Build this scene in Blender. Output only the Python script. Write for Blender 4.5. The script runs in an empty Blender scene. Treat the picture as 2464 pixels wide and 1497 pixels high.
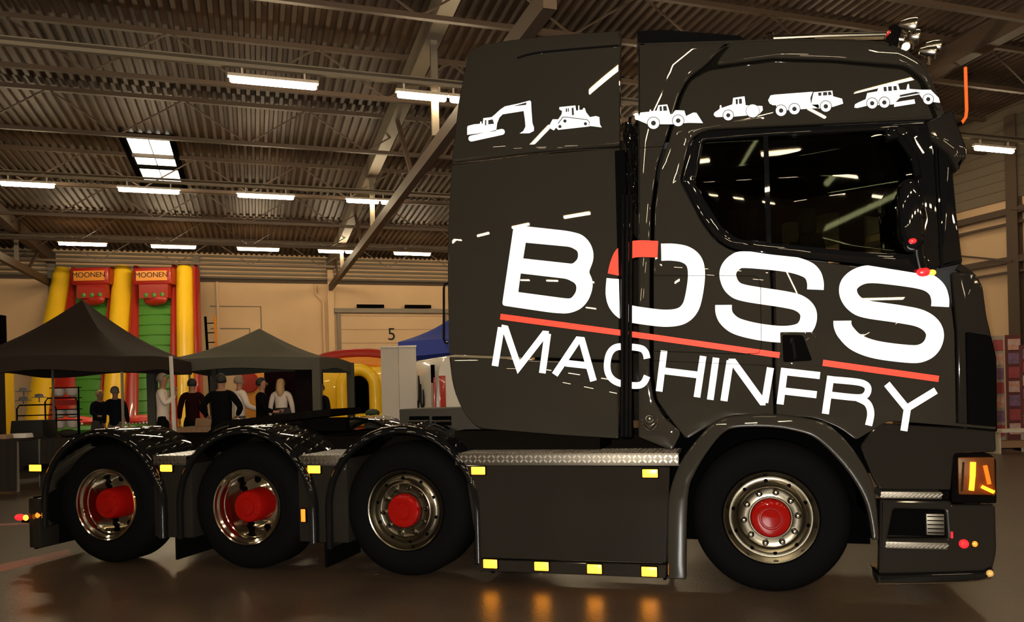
import bpy, bmesh, math, random
from mathutils import Vector, Matrix
from mathutils.geometry import tessellate_polygon
random.seed(7)
PI = math.pi
sc = bpy.context.scene
col = sc.collection
# ------------------------------------------------------------------ camera, world, flash, exposure
F, CX, CY = 1900.0, 1232.0, 935.0            # focal length and principal point (photo is cropped at its foot)
TH, RHO, HC = math.radians(15.9), .025, 1.38
Y0 = 5.343                                    # near side of the lorry
FWD = Vector((-math.sin(TH), math.cos(TH), 0)); RT = Vector((math.cos(TH), math.sin(TH), 0)); UP = Vector((0, 0, 1))
RR = math.cos(RHO)*RT - math.sin(RHO)*UP; UR = math.cos(RHO)*UP + math.sin(RHO)*RT
cd = bpy.data.cameras.new('camera'); cam = bpy.data.objects.new('camera', cd); col.objects.link(cam)
cd.sensor_width = 36; cd.lens = F/2464*36; cd.shift_y = (CY-748.5)/2464; cd.clip_end = 300
m = Matrix((RR, UR, -FWD)).transposed().to_4x4(); m.translation = (0, 0, HC); cam.matrix_world = m
sc.camera = cam
w = bpy.data.worlds.new('world'); sc.world = w; w.use_nodes = True
w.node_tree.nodes['Background'].inputs[0].default_value = (1, .75, .5, 1); w.node_tree.nodes['Background'].inputs[1].default_value = .01
sc.view_settings.view_transform = 'Standard'; sc.view_settings.look = 'None'
sc.view_settings.exposure = 0; sc.view_settings.gamma = 1; sc.view_settings.use_curve_mapping = False
fl = bpy.data.lights.new('camera_flash', 'SPOT'); fl.energy = 1900; fl.spot_size = math.radians(125); fl.spot_blend = .6; fl.shadow_soft_size = .012
fl.color = (1, .97, .9)
flo = bpy.data.objects.new('camera_flash', fl); col.objects.link(flo)
flo.matrix_world = Matrix.Translation((-.03, .02, HC+.06)) @ Matrix((RR, UR, -FWD)).transposed().to_4x4()
TUBE = 84.0

def ray(u, v): return FWD + (u-CX)/F*RR - (v-CY)/F*UR
def T(u, v, dy=0.0):                          # measured point -> (x, z) on the vertical plane Y0+dy
    d = ray(u, v); t = (Y0+dy)/d.y
    return (t*d.x, HC+t*d.z)
def Z(u, v, zc):                              # measured point at distance zc along the view axis
    return Vector((0, 0, HC)) + ray(u, v)*zc
def ground(u, zc):
    p = Z(u, CY, zc); return Vector((p.x, p.y, 0))
PSI = math.radians(34.0)
HA = Vector((math.cos(PSI), math.sin(PSI), 0)); HD = Vector((-math.sin(PSI), math.cos(PSI), 0))
def H(a, d, z=0.0): return HA*a + HD*d + UP*z
HR = Matrix.Rotation(PSI, 3, 'Z')

# ------------------------------------------------------------------ materials
MATS = {}
def mat(name, c, rough=.5, metal=0, coat=0, emit=None, es=0, noise=None, bump=None, spec=.5, coatr=.03):
    if name in MATS: return MATS[name]
    M = bpy.data.materials.new(name); M.use_nodes = True; nt = M.node_tree; b = nt.nodes['Principled BSDF']
    b.inputs['Base Color'].default_value = (*c, 1); b.inputs['Roughness'].default_value = rough
    b.inputs['Metallic'].default_value = metal; b.inputs['Coat Weight'].default_value = coat; b.inputs['Coat Roughness'].default_value = coatr
    b.inputs['Specular IOR Level'].default_value = spec
    if emit: b.inputs['Emission Color'].default_value = (*emit, 1); b.inputs['Emission Strength'].default_value = es
    if noise or bump:
        tc = nt.nodes.new('ShaderNodeTexCoord')
    if noise:                                  # (scale, other colour, lo, hi)
        n = nt.nodes.new('ShaderNodeTexNoise'); n.inputs['Scale'].default_value = noise[0]; n.inputs['Detail'].default_value = 6
        nt.links.new(tc.outputs['Object'], n.inputs['Vector'])
        r = nt.nodes.new('ShaderNodeValToRGB'); r.color_ramp.elements[0].position = noise[2]; r.color_ramp.elements[1].position = noise[3]
        r.color_ramp.elements[0].color = (*c, 1); r.color_ramp.elements[1].color = (*noise[1], 1)
        nt.links.new(n.outputs['Fac'], r.inputs['Fac']); nt.links.new(r.outputs['Color'], b.inputs['Base Color'])
    if bump:                                   # (scale, strength)
        n2 = nt.nodes.new('ShaderNodeTexNoise'); n2.inputs['Scale'].default_value = bump[0]; n2.inputs['Detail'].default_value = 4
        nt.links.new(tc.outputs['Object'], n2.inputs['Vector'])
        bp = nt.nodes.new('ShaderNodeBump'); bp.inputs['Strength'].default_value = bump[1]; bp.inputs['Distance'].default_value = .01
        nt.links.new(n2.outputs['Fac'], bp.inputs['Height']); nt.links.new(bp.outputs['Normal'], b.inputs['Normal'])
    MATS[name] = M; return M
def glass(name, tint, gloss=.5):
    M = bpy.data.materials.new(name); M.use_nodes = True; nt = M.node_tree; nt.nodes.remove(nt.nodes['Principled BSDF'])
    t = nt.nodes.new('ShaderNodeBsdfTransparent'); t.inputs[0].default_value = (*tint, 1)
    g = nt.nodes.new('ShaderNodeBsdfGlossy'); g.inputs['Roughness'].default_value = .02; g.inputs[0].default_value = (.5, .5, .5, 1)
    f = nt.nodes.new('ShaderNodeFresnel'); f.inputs[0].default_value = 1.5
    x = nt.nodes.new('ShaderNodeMixShader'); nt.links.new(f.outputs[0], x.inputs[0]); nt.links.new(t.outputs[0], x.inputs[1]); nt.links.new(g.outputs[0], x.inputs[2])
    nt.links.new(x.outputs[0], nt.nodes['Material Output'].inputs[0]); return M
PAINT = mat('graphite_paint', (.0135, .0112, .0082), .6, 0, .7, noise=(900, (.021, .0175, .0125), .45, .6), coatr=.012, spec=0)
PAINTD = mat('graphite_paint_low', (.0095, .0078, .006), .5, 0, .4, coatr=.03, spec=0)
GLOSS = mat('gloss_black', (.003, .003, .003), .4, 0, 1, coatr=.015, spec=0)
PLAST = mat('black_plastic', (.002, .0018, .0016), .7, spec=0)
RUB = mat('tyre_rubber', (.0011, .001, .0009), .85, spec=.05, bump=(60, .15))
CHROME = mat('chrome', (.62, .58, .5), .1, 1)
ALU = mat('polished_aluminium', (.42, .38, .32), .22, 1, bump=(25, .05))
HOLE = mat('hole_black', (.001, .001, .001), .9, spec=0)
REDHUB = mat('red_hub_paint', (.15, .0025, .0015), .6, 0, .5, spec=0, coatr=.02)
RIBM = mat('rib_black', (.01, .01, .009), .3, 0, 1, coatr=.08)
RIM = mat('brushed_rim', (.13, .112, .08), .25, 1)
RIMB = mat('bright_metal', (.6, .56, .48), .22, 1)
CHEQD = mat('plate_base', (.10, .085, .065), .5, 1)
CHEQ = mat('chequer_plate', (.26, .225, .18), .4, 1)
BOXM = mat('box_grey', (.022, .018, .013), .6, spec=.1)
STEPM = mat('step_metal', (.13, .115, .09), .5, 1)
WHITE = mat('white_film', (.86, .88, .88), .6, spec=.2)
REDF = mat('red_film', (.8, .045, .02), .6, spec=.2)
DKF = mat('dark_film', (.012, .011, .01), .6, spec=.2)
AMBER = mat('amber_lamp', (.5, .15, .01), .3, emit=(1, .31, .012), es=8)
AMBERL = mat('amber_lamp_low', (.8, .2, .02), .3, emit=(1, .16, .01), es=1.6)
REDL = mat('red_lamp', (.2, .005, .005), .3, emit=(1, .006, .008), es=4)
ORANGE = mat('orange_strip', (.2, .02, .0), .5, emit=(1, .12, .008), es=.9)
STEELD = mat('dark_steel', (.0035, .0027, .002), .7, 0, spec=0, bump=(40, .2))
GLASS = glass('cab_glass', (.30, .34, .29)); 

# ------------------------------------------------------------------ object helpers
def tag(o, label=None, cat=None, group=None, kind=None):
    for k, v in (('label', label), ('category', cat), ('group', group), ('kind', kind)):
        if v: o[k] = v
    return o
WP = {}
def thing(name, loc, label, cat, group=None):
    o = bpy.data.objects.new(name, None); o.empty_display_size = .2; col.objects.link(o); o.location = loc
    WP[o] = Vector(loc); return tag(o, label, cat, group)
def part_empty(name, loc, parent, label=None):
    o = bpy.data.objects.new(name, None); o.empty_display_size = .1; col.objects.link(o); o.parent = parent
    o.location = Vector(loc) - WP[parent]; WP[o] = Vector(loc); return tag(o, label)
def link_mesh(name, me, mats, parent=None, smooth=35):
    """me has world coordinates; the object's origin goes to its middle"""
    if not isinstance(mats, (list, tuple)): mats = [mats]
    for x in mats: me.materials.append(x)
    if len(me.vertices):
        xs = [v.co for v in me.vertices]
        c = Vector([(min(p[i] for p in xs)+max(p[i] for p in xs))/2 for i in range(3)])
    else: c = Vector()
    me.transform(Matrix.Translation(-c))
    if smooth is not None:
        me.polygons.foreach_set('use_smooth', [True]*len(me.polygons)); me.set_sharp_from_angle(angle=math.radians(smooth))
    o = bpy.data.objects.new(name, me); col.objects.link(o)
    if parent is not None: o.parent = parent; o.location = c - WP[parent]
    else: o.location = c
    WP[o] = c; return o
class MB:
    def __init__(s): s.v = []; s.f = []; s.mi = []
    def add(s, vs, fs, mi=0):
        n = len(s.v); s.v += [Vector(p) for p in vs]; s.f += [[i+n for i in f] for f in fs]; s.mi += [mi]*len(fs); return s
    def box(s, c, size, R=None, mi=0, taper=1.0):
        c = Vector(c); R = R or Matrix.Identity(3); x, y, z = [q/2 for q in size]
        vs = [c + R @ Vector((sx*x*(taper if sz > 0 else 1), sy*y*(taper if sz > 0 else 1), sz*z)) for sz in (-1, 1) for sy in (-1, 1) for sx in (-1, 1)]
        return s.add(vs, [(0, 2, 3, 1), (4, 5, 7, 6), (0, 1, 5, 4), (2, 6, 7, 3), (0, 4, 6, 2), (1, 3, 7, 5)], mi)
    def bar(s, p, q, w, h, mi=0, up=UP):
        p, q = Vector(p), Vector(q); d = (q-p); L = d.length; d = d/L
        if abs(d.dot(up)) > .98: up = Vector((1, 0, 0))
        sx = d.cross(up).normalized(); uz = sx.cross(d)
        R = Matrix((sx, d, uz)).transposed(); return s.box((p+q)/2, (w, L, h), R, mi)
    def tube(s, pts, r, n=10, mi=0, closed=False, cap=True):
        pts = [Vector(p) for p in pts]; rs = r if isinstance(r, (list, tuple)) else [r]*len(pts); N = len(pts); rings = []
        ref = None
        for i, p in enumerate(pts):
            a = pts[(i-1) % N] if (i > 0 or closed) else p; b = pts[(i+1) % N] if (i < N-1 or closed) else p
            d = (b-a).normalized()
            if ref is None: ref = d.orthogonal().normalized()
            ref = (ref - d*ref.dot(d)); ref = ref.normalized() if ref.length > 1e-6 else d.orthogonal().normalized()
            sd = d.cross(ref)
            rings.append([p + rs[i]*(math.cos(2*PI*k/n)*ref + math.sin(2*PI*k/n)*sd) for k in range(n)])
        vs = [q for rg in rings for q in rg]; fs = []
        for i in range(N if closed else N-1):
            j = (i+1) % N
            for k in range(n): fs.append((i*n+k, i*n+(k+1) % n, j*n+(k+1) % n, j*n+k))
        if cap and not closed: fs.append(tuple(range(n-1, -1, -1))); fs.append(tuple((N-1)*n+k for k in range(n)))
        return s.add(vs, fs, mi)
    def lathe(s, prof, c, ax, n=48, mi=0, close=False):   # prof: (radius, along axis)
        c = Vector(c); ax = Vector(ax).normalized(); e1 = ax.orthogonal().normalized(); e2 = ax.cross(e1); P = len(prof)
        vs = [c + ax*h + r*(math.cos(2*PI*k/n)*e1 + math.sin(2*PI*k/n)*e2) for k in range(n) for r, h in prof]
        fs = []
        for k in range(n):
            k2 = (k+1) % n
            for i in range(P if close else P-1):
                j = (i+1) % P; fs.append((k*P+i, k*P+j, k2*P+j, k2*P+i))
        return s.add(vs, fs, mi)
    def ball(s, c, r, n=12, mi=0):
        if not isinstance(r, (tuple, list)): r = (r, r, r)
        c = Vector(c); vs = []; fs = []; m_ = n//2
        for i in range(m_+1):
            for k in range(n):
                t = PI*i/m_; p = 2*PI*k/n; vs.append(c+Vector((r[0]*math.sin(t)*math.cos(p), r[1]*math.sin(t)*math.sin(p), r[2]*math.cos(t))))
        for i in range(m_):
            for k in range(n): fs.append((i*n+k, (i+1)*n+k, (i+1)*n+(k+1) % n, i*n+(k+1) % n))
        return s.add(vs, fs, mi)
    def flat(s, loops, dy, mi=0):                        # loops: measured outlines (first outer, then holes) on the lorry's side plane
        L = [[Vector((T(u, v, dy)[0], T(u, v, dy)[1], 0)) for u, v in lp] for lp in loops]
        tr = tessellate_polygon(L); P = [q for lp in L for q in lp]
        vs = [Vector((q.x, Y0+dy, q.y)) for q in P]; fs = []
        for t in tr:
            a, b, c = [vs[i] for i in t]
            fs.append(t if (b-a).cross(c-a).y < 0 else (t[0], t[2], t[1]))
        return s.add(vs, fs, mi)
    def build(s, name, mats, parent=None, smooth=35, bevel=0, normals=True):
        me = bpy.data.meshes.new(name); me.from_pydata(s.v, [], s.f)
        me.polygons.foreach_set('material_index', s.mi)
        bm = bmesh.new(); bm.from_mesh(me); bmesh.ops.remove_doubles(bm, verts=bm.verts, dist=1e-5)
        if normals: bmesh.ops.recalc_face_normals(bm, faces=bm.faces)
        if bevel: bmesh.ops.bevel(bm, geom=list(bm.edges), offset=bevel, segments=2, profile=.5, affect='EDGES')
        bm.to_mesh(me); bm.free(); return link_mesh(name, me, mats, parent, smooth)
def rnd(pts, r, n=4):                                    # round the corners of a closed outline
    out = []; N = len(pts)
    for i in range(N):
        p = Vector(pts[i]).to_2d() if len(pts[i]) > 2 else Vector(pts[i]); a = Vector(pts[i-1][:2]); b = Vector(pts[(i+1) % N][:2])
        rr = pts[i][2] if len(pts[i]) > 2 else r
        da, db = (a-p), (b-p); la, lb = da.length, db.length; q = min(rr, la*.49, lb*.49)
        A = p+da/la*q; B = p+db/lb*q
        for k in range(n+1):
            t = k/n; out.append(tuple(A*(1-t)**2 + p*2*t*(1-t) + B*t*t))
    return out
def smooth_path(pts, n=6, closed=False):
    P = [Vector(p) for p in pts]; N = len(P); out = []
    rg = range(N) if closed else range(N-1)
    for i in rg:
        p0 = P[(i-1) % N] if (closed or i > 0) else P[i]; p1 = P[i]; p2 = P[(i+1) % N]; p3 = P[(i+2) % N] if (closed or i+2 < N) else p2
        for k in range(n):
            t = k/n
            out.append(.5*((2*p1)+(-p0+p2)*t+(2*p0-5*p1+4*p2-p3)*t*t+(-p0+3*p1-3*p2+p3)*t**3))
    if not closed: out.append(P[-1])
    return out
def curve_slab(name, loops, y, thick, mt, parent, bevel=.008):
    """loops: (x, z) outlines; a slab with rounded edges filling y .. y+thick"""
    cu = bpy.data.curves.new(name, 'CURVE'); cu.dimensions = '2D'; cu.fill_mode = 'BOTH'
    cu.extrude = max(thick/2-bevel, .0005); cu.bevel_depth = bevel; cu.offset = -bevel; cu.bevel_resolution = 2
    for lp in loops:
        sp = cu.splines.new('POLY'); sp.points.add(len(lp)-1); sp.use_cyclic_u = True
        for i, p in enumerate(lp): sp.points[i].co = (p[0], p[1], 0, 1)
    to = bpy.data.objects.new('tmp', cu); me = bpy.data.meshes.new_from_object(to)
    bpy.data.objects.remove(to); bpy.data.curves.remove(cu); me.name = name; me.materials.clear()
    M = Matrix(((1, 0, 0, 0), (0, 0, -1, y+thick/2), (0, 1, 0, 0), (0, 0, 0, 1)))
    me.transform(M)
    bm = bmesh.new(); bm.from_mesh(me); bmesh.ops.remove_doubles(bm, verts=bm.verts, dist=1e-5); bmesh.ops.recalc_face_normals(bm, faces=bm.faces); bm.to_mesh(me); bm.free()
    o = link_mesh(name, me, mt, parent, 25)
    if name in ('side_skirt', 'skirt_foot', 'lower_side', 'step_panel'):
        for p in me.polygons:
            if abs(p.normal.y) > .999: p.use_smooth = False
    return o
def panel(name, pts, dy, thick, mt, parent, bevel=.008, r=10, holes=(), rounded=True):
    loops = [[T(u, v, dy) for u, v in (rnd(lp, r) if rounded else lp)] for lp in [pts, *holes]]
    return curve_slab(name, loops, Y0+dy, thick, mt, parent, bevel)
def slab(name, pts, y, thick, mt, parent, bevel=.008):
    return curve_slab(name, [pts], y, thick, mt, parent, bevel)

# ------------------------------------------------------------------ hall
FLOOR = mat('hall_floor', (.031, .019, .011), .34, noise=(1.3, (.048, .031, .018), .35, .7), bump=(45, .18))
CREAM = mat('cream_wall', (.62, .42, .24), .85, noise=(.6, (.70, .48, .28), .3, .7), bump=(8, .05))
CREAMD = mat('cream_door', (.66, .45, .26), .7)
STEEL = mat('brown_steel', (.075, .046, .028), .6, .1)
STEELG = mat('grey_steel', (.20, .165, .12), .55, .2)
DECK = mat('roof_deck', (.085, .047, .024), .6, .1, noise=(.9, (.042, .023, .012), .35, .7))
CLAD = mat('wall_cladding', (.17, .135, .09), .55, .3)
HX0, HX1, HD0, HD1 = -26.0, 18.0, -22.0, 34.0
def zroof(d): return 8.8 - .05*abs(d)
mb = MB(); mb.box(H((HX0+HX1)/2, (HD0+HD1)/2, -.1), (HX1-HX0+2, HD1-HD0+2, .2), HR); tag(mb.build('floor', FLOOR), kind='structure')
def wallbox(name, a0, a1, d0, d1, z0, z1, mt, parent=None):
    b = MB(); b.box(H((a0+a1)/2, (d0+d1)/2, (z0+z1)/2), (abs(a1-a0), abs(d1-d0), z1-z0), HR); o = b.build(name, mt, parent)
    if parent is None: tag(o, kind='structure')
    return o
wb = wallbox('wall_back', HX0, HX1, HD1, HD1+.25, 0, 7.3, CREAM)
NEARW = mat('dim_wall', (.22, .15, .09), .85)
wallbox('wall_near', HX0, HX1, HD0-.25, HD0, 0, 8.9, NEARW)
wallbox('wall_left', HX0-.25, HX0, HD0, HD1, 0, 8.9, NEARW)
wr = wallbox('wall_right', HX1, HX1+.25, HD0, HD1, 0, 8.9, CREAM)
# corrugated roof deck: ribs run down the slope
mb = MB(); pitch = .20; a = HX0; prof = []
while a < HX1:
    for da, dz in ((0, 0), (.075, 0), (.10, .07), (.175, .07)): prof.append((a+da, dz))
    a += pitch
for d0, d1 in ((HD0, 0), (0, HD1)):
    vs = [H(pa, d0, zroof(d0)+dz) for pa, dz in prof] + [H(pa, d1, zroof(d1)+dz) for pa, dz in prof]; n = len(prof)
    mb.add(vs, [(i, i+1, n+i+1, n+i) for i in range(n-1)])
roof = mb.build('ceiling', DECK, None, None, normals=False); tag(roof, kind='structure')
sk = None
# corrugated cladding band over the back wall (ribs run level) with its girt
mb = MB()
for i in range(6):
    z = 6.12 + i*.17
    for da in (0,): mb.box(H((HX0+HX1)/2, HD1-.05, z+.04), (HX1-HX0, .1, .085), HR)
tag(mb.build('trim_1', CLAD, None), kind='structure')
wallbox('trim_2', HX0, HX1, HD1-.14, HD1, 5.98, 6.1, STEEL)
for k, a in enumerate((-23, -17.6, -12.4, -7.2, -2.06, 3.16, 8.4, 13.5)):
    mb = MB(); c = H(a, HD1-.17, 3.5)
    mb.box(c-HD*.0, (.24, .02, 7), HR); mb.box(c+HD*.13, (.24, .02, 7), HR); mb.box(c+HD*.065, (.02, .13, 7), HR)
    tag(mb.build('steel_column', CREAMD if k == 5 else STEELG), ['brown steel column at the wall by the far left inflatable', 'steel column on the back wall left of the slide', 'steel column on the back wall behind the left tent edge',
        'steel column on the back wall hidden behind the slide', 'pale steel column right beside the yellow slide', 'cream steel column left of the door marked 5', 'steel column right of the door marked 5', 'steel column at the back wall behind the lorry cab'][k], 'column', 'columns on the back wall')
# dock doors on the back wall
def hdoor(n, a0, a1, ztop, num=False):
    fr = MB()
    for a in (a0-.08, a1+.08): fr.box(H(a, HD1-.06, ztop/2), (.14, .12, ztop), HR)
    fr.box(H((a0+a1)/2, HD1-.1, ztop+.1), (a1-a0+.5, .24, .18), HR)
    o = fr.build('door_%d' % n, STEELG); tag(o, kind='structure')
    zz = 0; k = 0
    while zz < ztop-.05:
        hh = min(.58, ztop-zz); b = MB(); b.box(H((a0+a1)/2, HD1-.03, zz+hh/2-.01), (a1-a0-.01, .05, hh-.02), HR); b.build('door_panel', CREAMD, o); zz += .58
    if num:
        for q in (.28, .74):
            b = MB(); aa = a0+(a1-a0)*q; b.box(H(aa, HD1-.24, ztop+.28), (1.15, .1, .14), HR); b.box(H(aa-.4, HD1-.17, ztop+.28), (.05, .16, .1), HR); b.box(H(aa+.4, HD1-.17, ztop+.28), (.05, .16, .1), HR); b.build('heater_bar', STEELD, o)
        tc = bpy.data.curves.new('t', 'FONT'); tc.body = '5'; tc.size = .75; tc.extrude = .004
        to = bpy.data.objects.new('t', tc); me = bpy.data.meshes.new_from_object(to); bpy.data.objects.remove(to)
        me.transform(Matrix.Translation(H(a0+(a1-a0)*.44, HD1-.07, ztop-1.15)) @ HR.to_4x4() @ Matrix.Rotation(PI/2, 4, 'X')); me.materials.clear()
        link_mesh('number', me, DKF, o)
    return o
hdoor(1, 3.55, 8.0, 4.75, True); hdoor(2, 8.9, 13.2, 4.75)
# joint lines / cable conduit on the plain wall left of the door
mb = MB()
for pts in ([(-1.6, 5.0), (.35, 5.0), (.35, 2.5)], [(-1.6, 4.1), (-.1, 4.1), (-.1, 2.5)]):
    mb.tube([H(x, HD1-.03, z) for x, z in pts], .022, 6)
tag(mb.build('trim_3', STEELG), kind='structure')
mb = MB(); mb.tube([H(x, HD1-.1, z) for x, z in ((2.55, 5.95), (2.55, 5.55), (2.85, 5.2), (2.85, .1))], .06, 8); tag(mb.build('trim_4', CREAMD), kind='structure')
mb = MB()
mb.box(H(-1.3, HD1-.05, 3), (.1, .1, 6), HR); tag(mb.build('trim_5', CREAMD), kind='structure')
# right wall: girts, columns and cross bracing
for k, d in enumerate((4.0, 9.2, 14.6, 19.8, 25.0, 30.2)):
    mb = MB(); c = H(HX1-.2, d, 3.9)
    mb.box(c, (.02, .3, 7.8), HR); mb.box(c+HA*.16, (.02, .3, 7.8), HR); mb.box(c+HA*.08, (.14, .02, 7.8), HR)
    tag(mb.build('steel_column', STEEL), 'brown steel column on the right wall past the cab front' if k == 2 else 'steel column on the right wall of the hall', 'column', 'columns on the right wall')
cl = MB()
for i in range(12): cl.box(H(HX1-.03, 6, 5.9+.25*i), (.06, 55, .242), HR)
tag(cl.build('trim_6', CLAD), kind='structure')
for k, z in enumerate((4.25, 5.45)):
    mb = MB(); mb.box(H(HX1-.12, 6, z), (.16, 55, .16), HR); mb.box(H(HX1-.12, 6, z-.3), (.08, 55, .06), HR); tag(mb.build('trim_%d' % (7+k), STEEL), kind='structure')
mb = MB()
for k, (d0, d1) in enumerate(((9.2, 14.6), (14.6, 19.8), (19.8, 25))):
    mb = MB(); mb.bar(H(HX1-.22, d0, 4.2), H(HX1-.22, d1, 5.5), .05, .05); o = mb.build('wall_brace', STEEL)
    tag(o, ['thin diagonal brace on the right wall nearest the camera', 'thin diagonal brace on the right wall past the cab front', 'thin diagonal brace on the right wall farthest back'][k], 'brace', 'wall braces')
# lattice purlins across the hall
tr_d = [6.4, 9.9, 12.2, 15.4, 18.4, 22.2, 25.2, 28.2, 31.4]
for k, d in enumerate(tr_d):
    zt = zroof(d)-.08; zb = zt-.85
    o = thing('roof_truss', H(0, d, zb), 'slim lattice truss under the roof, %s from the back wall' % ['ninth', 'eighth', 'seventh', 'sixth', 'fifth', 'fourth', 'third', 'second', 'first'][k], 'truss', 'lattice trusses across the hall')
    MB().box(H((HX0+HX1)/2, d, zt), (HX1-HX0, .09, .09), HR).build('top_chord', STEEL, o)
    MB().box(H((HX0+HX1)/2, d, zb), (HX1-HX0, .09, .08), HR).build('bottom_chord', STEEL, o)
    a = HX0; up_ = False
    while a < HX1-1.3:
        z0, z1 = (zb, zt) if not up_ else (zt, zb)
        if a > -16 and (a < 8 or k > 1): MB().bar(H(a, d, z0), H(a+1.3, d, z1), .03, .03).build('web_bar', STEEL, o, None)
        a += 1.3; up_ = not up_
# main girders along the hall
ROWS = [-17.7, -9.9, -2.1, 5.7, 13.5, 21.3, 29.1]
for k, a in enumerate((-17.6, -7.2, 3.16, 13.5)):
    o = thing('roof_girder', H(a, HD1, 5.7), ['deep roof girder far left of the hall', 'roof girder running back above the yellow slide', 'large roof girder running back to the column beside the door marked 5', 'roof girder running over the lorry cab'][k], 'girder', 'roof girders')
    b = MB()
    for d0, d1 in ((HD0, 0), (0, HD1)): b.bar(H(a, d0, zroof(d0)-.35), H(a, d1, zroof(d1)-.35), .28, .42)
    b.build('top_chord', STEEL if k != 2 else STEELG, o)
    b = MB(); b.bar(H(a, 8, 5.62), H(a, HD1, 5.8), .16, .24)
    if k < 3: b.build('bottom_chord', STEEL, o)
    for d in ROWS:
        if d > 8 and k < 3: MB().box(H(a, d+.15, (5.75+zroof(d))/2), (.12, .08, zroof(d)-6.0), HR).build('hanger', STEELG, o)
    for d in (9.6, 17.4, 25.2, 32) if k < 3 else ():
        MB().bar(H(a, d-1.6, 5.7), H(a, d, zroof(d)-.5), .08, .08).build('web_bar', STEEL, o)
# light rails and lamps
LAMP_A = {13.5: [-9.2, -5.35, -1.5, 2.4, 6.2, 10.8, 15.0], 21.3: None, 29.1: None}
LAMPM = mat('fluorescent_tube', (1, 1, 1), .5, emit=(1, .79, .50), es=TUBE)
LHS = mat('lamp_housing', (.6, .5, .38), .5)
ZL = 6.5
def aof(u, v, d):
    r = ray(u, v); t = d/r.dot(HD); return (r*t).dot(HA)
row_px = {13.5: [(550, 765), (953, 1075), (1080, 1150), (2345, 2440)], 21.3: [(0, 133), (283, 433), (570, 708), (832, 912), (915, 957)], 29.1: [(140, 258), (363, 472), (570, 672), (765, 828), (830, 860), (947, 1036)]}
row_y = {13.5: 212, 21.3: 463, 29.1: 598}
order = {13.5: 'nearest visible lamp row', 21.3: 'middle lamp row', 29.1: 'farthest lamp row by the back wall'}
nth = ['first', 'second', 'third', 'fourth', 'fifth', 'sixth', 'seventh', 'eighth', 'ninth', 'tenth', 'eleventh']
proto = None
def lamp(a, d, L, label, group):
    o = thing('ceiling_light', H(a, d, ZL+.03), label, 'ceiling light', group)
    MB().box(H(a, d, ZL+.06), (L+.02, .10, .05), HR).build('lamp_housing', LHS, o)
    MB().tube([H(a-L/2+.02, d, ZL-.015), H(a-L/2+.05, d, ZL-.015), H(a+L/2-.05, d, ZL-.015), H(a+L/2-.02, d, ZL-.015)], [.03, .05, .05, .03], 8).build('lamp_tube', LAMPM, o)
    for q in (-.35, .35): MB().box(H(a+q*L, d, ZL+.15), (.03, .03, .14), HR).build('hanger', LHS, o)
for d in ROWS:
    b = MB(); b.box(H((HX0+HX1)/2, d, ZL+.22), (HX1-HX0, .09, .06), HR); b.box(H((HX0+HX1)/2, d, ZL+.3), (HX1-HX0, .14, .02), HR)
    tag(b.build('light_rail', STEELG), 'long light rail carrying the %s' % order.get(d, 'lamps behind the camera, row %s' % {-17.7:'by the near wall',-9.9:'second from the near wall',-2.1:'just behind the camera',5.7:'above the lorry'}[d] if d not in order else ''), 'rail', 'light rails')
    spans = []
    if d in row_px:
        for i, (u0, u1) in enumerate(row_px[d]):
            yy = row_y[d] + (0 if u0 < 2000 else 160)
            spans.append((aof(u0, yy, d), aof(u1, yy, d)))
        if d == 13.5: spans += [(-12.6, -11.1), (7.0, 8.5), (11, 12.5)]
        if d == 21.3: spans += [(6.5, 8), (10.4, 11.9), (14.3, 15.8), (-15.5, -14)]
        if d == 29.1: spans += [(7.5, 9), (11, 12.5), (-14.5, -13)]
    else:
        a = -22
        while a < 16: spans.append((a, a+1.5)); a += 3.9
    spans.sort(); k = 0
    for i, (a0, a1) in enumerate(spans):
        if d in row_px: lamp((a0+a1)/2, d, a1-a0, 'glowing tube lamp, %s from the left in the %s' % (nth[i], order[d]), 'tube lamps of the hall')
        else: lamp((a0+a1)/2, d, a1-a0, 'glowing tube lamp on a rail behind the camera', 'tube lamps behind the camera')
# skylight in the roof between trusses
SKYM = mat('skylight_pane', (.9, .95, .9), .4, emit=(.97, 1, .84), es=3.6)
def roofpt(u, v):
    r = ray(u, v); rd = r.dot(HD)
    t = (8.8-HC)/(r.z+.05*rd); return (r*t).dot(HA), rd*t
c4 = [roofpt(*p) for p in ((300, 322), (405, 322), (440, 441), (350, 441))]
sa0, sa1 = (c4[0][0]+c4[3][0])/2, (c4[1][0]+c4[2][0])/2; sd0, sd1 = (c4[0][1]+c4[1][1])/2, (c4[2][1]+c4[3][1])/2
print('skylight', c4, sa0, sa1, sd0, sd1)
win = MB()
for a in (sa0-.06, sa1+.06): win.bar(H(a, sd0, zroof(sd0)-.06), H(a, sd1, zroof(sd1)-.06), .12, .14)
for d in (sd0, (sd0*.42+sd1*.58), sd1): win.box(H((sa0+sa1)/2, d, zroof(d)-.06), (sa1-sa0+.2, .12, .12), HR)
wo = tag(win.build('window_1', STEELD), kind='structure')
dm = sd0*.42+sd1*.58
for d0, d1 in ((sd0+.08, dm-.08), (dm+.08, sd1-.08)):
    for q in range(2):
        aa, ab = sa0+(sa1-sa0)*q/2+.02, sa0+(sa1-sa0)*(q+1)/2-.01
        p = MB(); vs = [H(x, y, zroof(y)-.03+e) for e in (0, -.015) for x, y in ((aa, d0), (ab, d0), (ab, d1), (aa, d1))]
        p.add(vs, [(0, 1, 2, 3), (7, 6, 5, 4), (0, 4, 5, 1), (1, 5, 6, 2), (2, 6, 7, 3), (3, 7, 4, 0)]); p.build('pane', SKYM, wo)

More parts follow.
